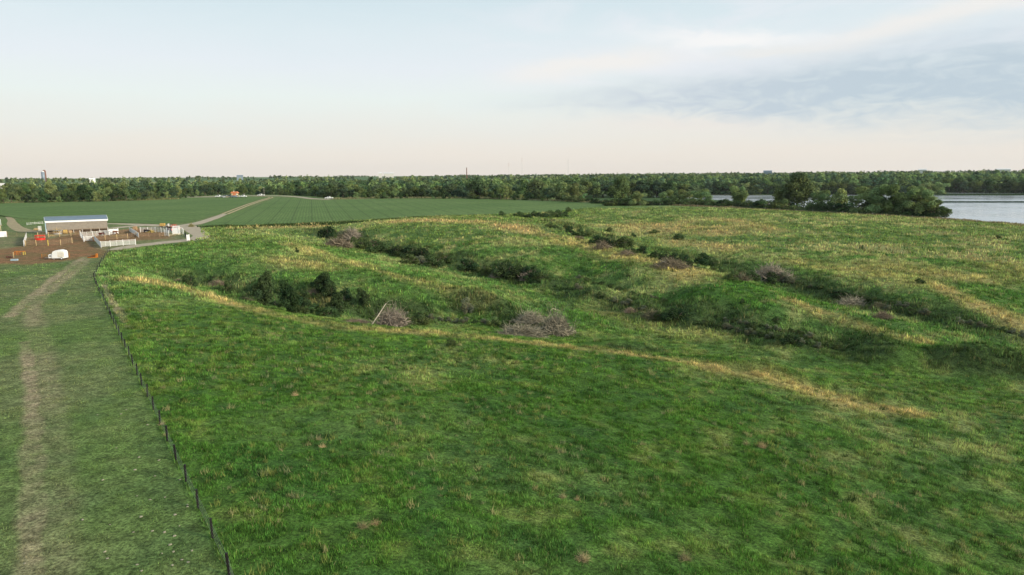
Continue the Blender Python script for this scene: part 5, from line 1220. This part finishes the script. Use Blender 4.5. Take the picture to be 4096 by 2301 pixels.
# rusty frame, trough, dark scrap, orange bucket
t = empty('feed_frame', tuple(vec(G(80, 1020))), .2); tag(t, 'rusty orange metal frame on four legs lying in the mud', 'metal frame')
mb = MB(); [mb.box((x, y, .9), (2.2 if x == 0 else .1, .08, .12)) for x, y in ((0, -.5), (0, .5))]; mb.box((-1.1, 0, .9), (.08, 1.0, .12)); mb.box((1.1, 0, .9), (.08, 1.0, .12)); mb.build('top_frame', M['orange'], t)
for x in (-1.05, -.2, 1.05):
    for y in (-.5, .5): MB().box((x, y, .42), (.14, .12, .9)).build('leg', M['yellow'] if x > 0 else M['orange'], t)
t = empty('scrap_heap', tuple(vec(G(42, 1032))), .2); tag(t, 'dark scrap heap with an upright post on the mud', 'scrap'); mb = MB(); g = rng(8)
for i in range(16): mb.box((g.uniform(-.9, .5), g.uniform(-.5, .5), g.uniform(.08, .4)), (g.uniform(.3, 1.0), g.uniform(.1, .3), .08), rz=g.uniform(0, 3), ry=g.uniform(-.4, .4))
mb.build('boards', M['bay'], t); MB().box((.75, 0, .75), (.14, .14, 1.5)).build('post', M['tanwood'], t)
t = empty('water_trough', tuple(vec(G(58, 1043))), .15); tag(t, 'low pale blue-grey water trough on the mud', 'trough')
mb = MB(); mb.box((0, .35, .2), (1.4, .05, .4)); mb.box((0, -.35, .2), (1.4, .05, .4)); mb.box((-.7, 0, .2), (.05, .75, .4)); mb.box((.7, 0, .2), (.05, .75, .4)); mb.box((0, 0, .05), (1.4, .7, .05)); mb.build('tank', M['bluetrim'], t); MB().box((0, 0, .3), (1.3, .62, .02)).build('water', M['glass'], t)
t = empty('loader_bucket', tuple(vec(G(370, 1031))), .15); tag(t, 'rusty orange loader bucket lying in the grass left of the fence', 'bucket')
mb = MB(); mb.prism([(-1.1, 0), (1.1, 0), (1.1, .25), (-1.1, .12)], -.5, .6); mb.prism([(-1.0, .0), (1.1, 0), (1.1, .95), (.95, 1.0), (.5, .65), (-.6, .45)], .45, .6); mb.build('shell', M['orange'], t, bevel=.03)
MB().box((1.0, .05, .55), (.3, .8, .9), ry=.2).build('side_plate', M['orange'], t); MB().box((-.2, 0, .28), (1.6, .7, .08)).build('scoop_floor', M['bay'], t)

# horses and a cow
def beast(name, px, py, m, lb, cat, rz, head='graze', s=1.0, cow=False):
    r = empty(name, tuple(vec(G(px, py))), rz, s); tag(r, lb, cat)
    hd = {'graze': [(1.02, 0, 1.22), (1.32, 0, .88), (1.50, 0, .45), (1.66, 0, .22)], 'low': [(1.02, 0, 1.3), (1.38, 0, 1.12), (1.66, 0, .98), (1.95, 0, .82)]}[head]
    vs = [(-.45, 0, 1.18), (0, 0, 1.12), (.5, 0, 1.14), (.78, 0, 1.22)]; rd = [.30, .33, .34, .27] if not cow else [.34, .38, .38, .29]
    ed = [(0, 1), (1, 2), (2, 3)]; vs += hd; rd += [.19, .14, .115, .07]; ed += [(3, 4), (4, 5), (5, 6), (6, 7)]
    vs += [(-.72, 0, 1.22)]; rd += [.24]; ed += [(0, 8)]; n = 9
    for y in (-.19, .19):
        k_ = .05 if y > 0 else -.08
        vs += [(-.66, y, .92), (-.62+k_, y, .66), (-.80+k_, y, .46), (-.74+k_, y, .06)]; rd += [.18, .11, .06, .055]; ed += [(8, n), (n, n+1), (n+1, n+2), (n+2, n+3)]; n += 4
        vs += [(.62, y, .86), (.64-k_, y, .48), (.63-k_, y, .06)]; rd += [.13, .065, .055]; ed += [(2, n), (n, n+1), (n+1, n+2)]; n += 3
    me = bpy.data.meshes.new('body'); me.from_pydata(vs, ed, []); me.materials.append(m); o = bpy.data.objects.new('body', me); COL.objects.link(o); o.parent = r
    sk_ = o.modifiers.new('skin', 'SKIN'); sk_.use_smooth_shade = True
    if me.skin_vertices:
        for i, q_ in enumerate(rd): me.skin_vertices[0].data[i].radius = (q_, q_); me.skin_vertices[0].data[i].use_root = (i == 0)
    o.modifiers.new('sub', 'SUBSURF').levels = 1; o.modifiers['sub'].render_levels = 2
    MB().tube([(-.95, 0, 1.28), (-1.08, 0, 1.0), (-1.08, 0, .5)], [.05, .06 if not cow else .02, .05], 6).build('tail', M['blackcoat'], r, smooth=True)
    if not cow: MB().add([(.75, -.02, 1.48), (.75, .02, 1.48), (hd[1][0]+.05, -.02, hd[1][2]+.2), (hd[1][0]+.05, .02, hd[1][2]+.2), (.8, -.12, 1.2), (hd[1][0]-.08, -.12, hd[1][2]-.02)], [(0, 1, 3, 2), (0, 2, 5, 4), (1, 3, 5, 4)]).build('mane', M['blackcoat'], r)
    mb = MB()
    for y in (-.08, .08): mb.tube([(hd[1][0]+.04, y, hd[1][2]+.1), (hd[1][0]-.02, y*1.5, hd[1][2]+.24)], [.04, .01], 5)
    mb.build('ears', m, r); return r
beast('horse', 424, 941, M['blackcoat'], 'black horse standing behind the reddish one at the white gate', 'horse', .15, 'low', 1.0); beast('horse', 408, 946, M['bay'], 'dark reddish-brown horse in front of the black one at the white gate', 'horse', math.radians(200), 'graze', .95)
beast('horse', 460, 939, M['chestnut'], 'chestnut horse before the solid white board panel', 'horse', -.2, 'low', .95); beast('cow', 586, 934, M['blackcoat'], 'black cow beside the golden hay pile', 'cow', .1, 'graze', .95, True)

# ------------------------------------------------------------------ vehicles at the far edge of the crop
def pickup(px, py, D, m, lb, rz=0.0, kind='pickup'):
    x, y = G(px, py); r = empty('pickup_truck' if kind == 'pickup' else 'parked_car', (x, y, Hp(x, y)+.05), rz); tag(r, lb, 'pickup' if kind == 'pickup' else 'car')
    if kind == 'pickup':
        bd = [(-2.9, .55), (2.8, .5), (2.85, .95), (2.7, 1.12), (1.25, 1.2), (-2.85, 1.2)]; cb = [(-.9, 1.2), (1.45, 1.2), (.75, 1.88), (-.75, 1.9)]; wn = [(-.7, 1.26), (1.15, 1.26), (.62, 1.78), (-.62, 1.8)]
    else:
        bd = [(-2.4, .5), (2.3, .5), (2.35, .9), (1.3, 1.08), (-2.3, 1.1)]; cb = [(-2.2, 1.08), (1.35, 1.06), (.6, 1.68), (-1.8, 1.72)]; wn = [(-1.95, 1.14), (1.05, 1.12), (.48, 1.6), (-1.65, 1.63)]
    r.scale = (1.25, 1.25, 1.25)
    MB().prism(bd, -.95, .95).build('body', m, r, bevel=.06); c_ = MB().prism(cb, -.82, .82).build('cab', m, r, bevel=.05)
    MB().prism(wn, -.835, .835).build('side_windows', M['glass'], c_)
    if kind == 'pickup': MB().box((-1.9, 0, 1.205), (1.8, 1.6, .03)).build('load_bed', M['walldark'], r)
    for xx in (-1.8, 1.8):
        for s in (-1, 1): wheel(r, xx, s*.88, .40, .24, 'galv')
    for s in (-1, 1): MB().box((2.83, s*.7, .88), (.06, .3, .16)).build('headlight', M['white'], r)
    for xx, nm in ((2.88, 'bumper'), (-2.95, 'bumper')): MB().box((xx if kind == 'pickup' else xx*.82, 0, .6), (.12, 1.8, .18)).build(nm, M['galv'], r)
    return r
pickup(876, 790, 560, M['white'], 'white pickup at the left end of the parked row, nearest the trees', math.pi)
pickup(903, 790, 566, M['galv'], 'silver car right behind the leftmost white pickup', .1, 'car'); pickup(918, 790, 574, M['walldark'], 'dark grey pickup left of the orange-roofed hut', .2)
pickup(938, 791, 548, M['bluegrey'], 'dark blue car parked before the orange-roofed hut', .0, 'car'); pickup(972, 790, 553, M['white'], 'white pickup right of the orange-roofed hut', 0.0); pickup(1044, 785, 575, M['white'], 'white pickup beside the utility pole', math.pi)
pickup(1316, 797, 545, M['white'], 'lone white pickup at the right crop edge below the trees', math.pi)
x, y = PD(950, 545); pickup(952, 790, 545, M['cream'], 'cream low car touching the dark blue car before the hut', .1, 'car')
for i, (px, D) in enumerate([(899, 540), (912, 541)]):
    x, y = G(px, 791); t = empty('flat_boat', (x, y, Hp(x, y)+.05), .1); tag(t, ['pale flat boat on the gravel, left of the two', 'pale flat boat on the gravel, right of the two'][i], 'boat'); MB().prism([(-1.9, .5), (1.9, .5), (2.3, .95), (-2.0, .95)], -.6, .6).build('hull', M['cream'] if i else M['white'], t, bevel=.05); MB().box((0, 0, .25), (2.6, .8, .3)).build('cradle', M['galv'], t)
x, y = G(940, 786); ht = empty('timber_hut', (x, y, Hp(x, y)), .12); tag(ht, 'small cream hut with bright orange gabled roof among the parked trucks', 'hut')
ht.scale = (1.35,)*3
MB().box((0, 0, 1.25), (4.2, 3.2, 2.5)).build('wall', M['cream'], ht); rf = MB().prism([(-2.9, 2.45), (2.9, 2.45), (1.9, 3.7), (-1.9, 3.7)], -2.0, 2.0).build('roof', M['orangeroof'], ht); MB().box((-.6, 0, 4.0), (.5, .5, .7)).build('chimney', M['plaster'], rf)
MB().box((0, -1.63, 1.6), (2.6, .06, 1.3)).build('shutter', M['orangeroof'], ht); MB().box((1.6, -1.63, 1.0), (.8, .06, 1.9)).build('door', M['plaster'], ht)
def pole(px, ptop, pb, lb, light=True):
    x, y = G(px, pb); D = math.hypot(x, y); z = Hp(x, y); zt = PD(px, D, ptop)[2]; r = empty('utility_pole', (x, y, z)); tag(r, lb, 'pole'); MB().tube([(0, 0, -.3), (0, 0, zt-z)], [.20, .13], 8).build('shaft', M['pole'], r)
    MB().box((0, 0, zt-z-.5), (1.5, .14, .16)).build('crossarm', M['pole'], r)
    if light: MB().box((.9, 0, zt-z-.2), (.8, .3, .2)).build('lamp_head', M['white'], r)
pole(1057, 749, 784, 'tall wooden pole beside the white pickup at the track end', False); pole(1386, 757, 790, 'wooden pole with a yard lamp above the right crop edge'); pole(978, 774, 787, 'short white pole right of the orange-roofed hut', False)
# distant buildings
def building(name, px0, px1, ptop, pbase, D, wm_, rm_, lb, roof_h=.35, depth=8):
    x, y = PD((px0+px1)/2, D); z = Hp(x, y); W_ = (px1-px0)*D/FPX; zt = PD((px0+px1)/2, D, ptop)[2]; z0 = min(z, PD((px0+px1)/2, D, pbase)[2]) if pbase else z; hh = max(zt-z, 3); wh = hh*(1-roof_h) if hh < 12 else hh-3
    r = empty(name, (x, y, z), -math.atan2(x, y)); tag(r, lb, 'building'); MB().box((0, 0, wh/2), (W_, depth, wh)).build('wall', wm_, r)
    MB().prism([(-depth/2-.4, wh), (depth/2+.4, wh), (0, hh)], -W_/2-.3, W_/2+.3).build('roof', rm_, r); q_ = [c_ for c_ in r.children if c_.name.startswith('roof')][0]; q_.rotation_euler = (0, 0, math.pi/2)
    for k_ in range(2): MB().box((W_*(-.25+.5*k_), -depth/2-.04, min(1.6, wh*.5)), (min(1.2, W_*.2), .06, min(1.6, wh*.4))).build('window', M['glass'], r)
    return r
building('white_shed', 61, 77, 764, 787, 905, M['white'], M['white'], 'small white shed glimpsed between trees at the far left', .2, 5); building('farm_building', -30, 22, 733, 752, 1050, M['plaster'], M['plaster'], 'pale flat-roofed building at the left frame edge above the trees', .15, 12)
building('farmhouse', 358, 376, 713, 722, 2150, M['white'], M['white'], 'white gabled roof rising from the woods left of centre', .5, 9)
building('pavilion', 948, 970, 701, 705, 2500, M['bluegrey'], M['roofblue'], 'pale blue roof above the woods behind the parked trucks', .5, 12)
building('factory', 1536, 1574, 691, 696, 2900, M['plaster'], M['white'], 'low white factory on the skyline above the middle woods', .3, 40); building('factory', 1515, 1528, 690, 696, 2500, M['plaster'], M['white'], 'smaller white block left of the skyline factory', .3, 20)
building('farmhouse', 3055, 3085, 682, 696, 2500, M['bluegrey'], M['bluegrey'], 'grey roofed house above the far shore trees', .5, 14); building('machine_shed', 3675, 3700, 676, 682, 3000, M['plaster'], M['white'], 'white shed on the skyline at right', .3, 30); building('machine_shed', 3990, 4030, 675, 680, 3100, M['plaster'], M['white'], 'long pale shed on the skyline near the right frame edge', .3, 30)
def silo(px, ptop, D, r_, m, lb):
    x, y = PD(px, D); z = Hp(x, y); hh = PD(px, D, ptop)[2]-z; r = empty('grain_silo', (x, y, z)); tag(r, lb, 'silo'); MB().tube([(0, 0, 0), (0, 0, hh*.9)], r_, 20).build('shell', m, r, smooth=True); MB().tube([(0, 0, hh*.9), (0, 0, hh)], [r_*1.03, r_*.5], 20).build('dome', M['white_dirty'] if m is M['bluegrey'] else M['brick'], r)
silo(172, 684, 2500, 4.5, M['bluegrey'], 'blue-grey silo with pale dome on the left skyline'); silo(178, 680, 2520, 4.5, M['brick'], 'taller brownish silo behind the blue-grey one')
x, y = PD(1867, 2300); z = Hp(x, y); cm_ = empty('brick_chimney', (x, y, z)); tag(cm_, 'slim dark brick chimney on the skyline at centre', 'chimney'); hh = PD(1867, 2300, 672)[2]-z; MB().tube([(0, 0, 0), (0, 0, hh)], [1.9, 1.3], 12).build('stack', M['brick'], cm_); MB().tube([(0, 0, hh), (0, 0, hh+1)], 1.5, 12).build('rim', M['brick'], cm_)
x, y = PD(15, 1050); o = MB().tube([(0, 0, 0), (0, 0, 14)], [.4, .3], 8).build('brick_chimney', M['brick']); o.location = (x, y, Hp(x, y)); tag(o, 'thin brick chimney at the far left above the pale building', 'chimney')
for px, pt, D, lb in [(2035, 652, 3000, 'shortest lattice mast, left one of the three'), (2088, 631, 3200, 'tallest lattice mast, middle one of the three'), (2272, 637, 3400, 'thin lattice mast standing apart on the right')]:
    x, y = PD(px, D); z = Hp(x, y); hh = PD(px, D, pt)[2]-z; r = empty('radio_mast', (x, y, z)); tag(r, lb, 'radio mast'); mb = MB(); w_ = 1.0
    L3 = [(w_*math.cos(a), w_*math.sin(a)) for a in (0, 2.094, 4.189)]
    for a in L3: mb.tube([(a[0], a[1], 0), (a[0]*.8, a[1]*.8, hh)], .22, 4)
    n = int(hh/4)
    for i in range(n):
        for j in range(3): a = L3[j]; b_ = L3[(j+1) % 3]; mb.tube([(a[0], a[1], i*hh/n), (b_[0], b_[1], (i+1)*hh/n)], .1, 3, False)
    mb.build('lattice', M['plaster'], r); mb = MB(); [mb.box((0, 0, hh*f_), (3.2, 3.2, 1.2)) for f_ in ((.97, .82) if px < 2200 else (.99,))]; mb.build('antenna', M['orangeroof'] if px < 2100 else M['plaster'], r)
    mb = MB(); [mb.tube([(math.cos(a)*hh*.5, math.sin(a)*hh*.5, 0), (0, 0, hh*.9)], .05, 3, False) for a in (0, 2.1, 4.2)]; mb.build('guy_wire', M['plaster'], r)

# stones and leaves lying on the short pasture
g = rng(123); pr = None
sp = [(420, 2208), (718, 2105), (658, 2130), (698, 2145), (411, 1921), (556, 1830), (636, 1842), (465, 1793), (680, 1600), (484, 1657), (540, 1880), (700, 2060), (564, 2068), (750, 2028), (750, 2020), (534, 2130), (610, 2125), (648, 2215), (694, 2208), (768, 2204), (752, 2250), (728, 2240), (690, 2262), (548, 2260), (430, 2235), (566, 2285), (620, 1905), (600, 2000), (390, 1660), (505, 1640), (680, 2180), (548, 1985), (100, 2255), (440, 2100), (330, 2080), (590, 1700), (720, 1920), (660, 1990)]
for i, (px, py) in enumerate(sp):
    x, y = G(px, py); s = g.uniform(.05, .11)
    if pr is None:
        bm = bmesh.new(); bmesh.ops.create_icosphere(bm, subdivisions=2, radius=1)
        for v in bm.verts: v.co *= 1+.35*math.sin(v.co.x*5+v.co.y*3)*math.cos(v.co.z*4); v.co.z *= .35
        me = bpy.data.meshes.new('stone'); bm.to_mesh(me); bm.free(); me.materials.append(M['stone']); pr = bpy.data.objects.new('stone', me); COL.objects.link(pr); o = pr
    else: o = pr.copy(); COL.objects.link(o)
    o.location = (x, y, .02); o.scale = (s, s*g.uniform(.6, 1), s); o.rotation_euler = (0, 0, g.uniform(0, 6)); tag(o, 'small pale stone in the short grass between wheel track and black-post fence', 'stone', 'stones scattered on the short pasture')
# lone dry tussocks of the near slope
TU = [(3050, 1790, 1.0), (2985, 1780, .8), (1180, 1582, .7), (2330, 2240, .9), (1290, 1790, .6), (1275, 1760, .6), (2140, 1960, .6), (1450, 2110, .8), (1500, 2100, .6), (2740, 2240, .9), (3090, 1730, .5), (648, 1700, .6), (663, 1745, .5), (2250, 1990, .6), (2390, 1420, .7), (2110, 1440, .7), (2310, 2000, .5)]
bp_ = []
for i, (px, py, s) in enumerate(TU):
    x, y, z = hit(px, py)
    if len(bp_) < 2:
        V, F, C = brush_np(4000+i, 420, [(.40, .32, .15), (.30, .27, .13)][len(bp_)], .010, .75, (.8, .8, .3), .15); o = mesh_np('grass_tussock', V*np.array([.7, .7, 1.1]), F, 4, M['deadtwig'], cols=C); bp_.append(o)
    else: o = bp_[i % 2].copy(); COL.objects.link(o)
    o.location = (x, y, z-.05); o.scale = (s, s, s); o.rotation_euler = (0, 0, i*1.3)
    if px in (3050,): tag(o, 'largest straw-coloured tussock alone on the right of the near slope', 'tussock')
    elif px == 2985: tag(o, 'smaller pinkish tussock just left of the largest straw-coloured one', 'tussock')
    else: lb = '%s grass tussock %s' % (['small straw-coloured', 'small olive-brown'][i % 2], 'beside the black-post fence' if px < 800 else 'in the middle of the near slope' if px < 1600 else 'low on the right of the near slope' if py > 1900 else 'near the rounded rim of the near slope'); tag(o, lb, 'tussock', lb)

# ------------------------------------------------------------------ the evening air
hz = MB().box((0, 4100, 62), (12400, 11200, 170)).build('haze', M['white']); hm = bpy.data.materials.new('haze_air'); hm.use_nodes = True
ntt = hm.node_tree; ntt.nodes.remove(ntt.nodes['Principled BSDF']); vp = ntt.nodes.new('ShaderNodeVolumePrincipled'); vp.inputs['Color'].default_value = (.86, .9, .96, 1); vp.inputs['Density'].default_value = 2.6e-5; vp.inputs['Anisotropy'].default_value = .2
ntt.links.new(vp.outputs[0], ntt.nodes['Material Output'].inputs['Volume']); hz.data.materials[0] = hm; tag(hz, kind='stuff')
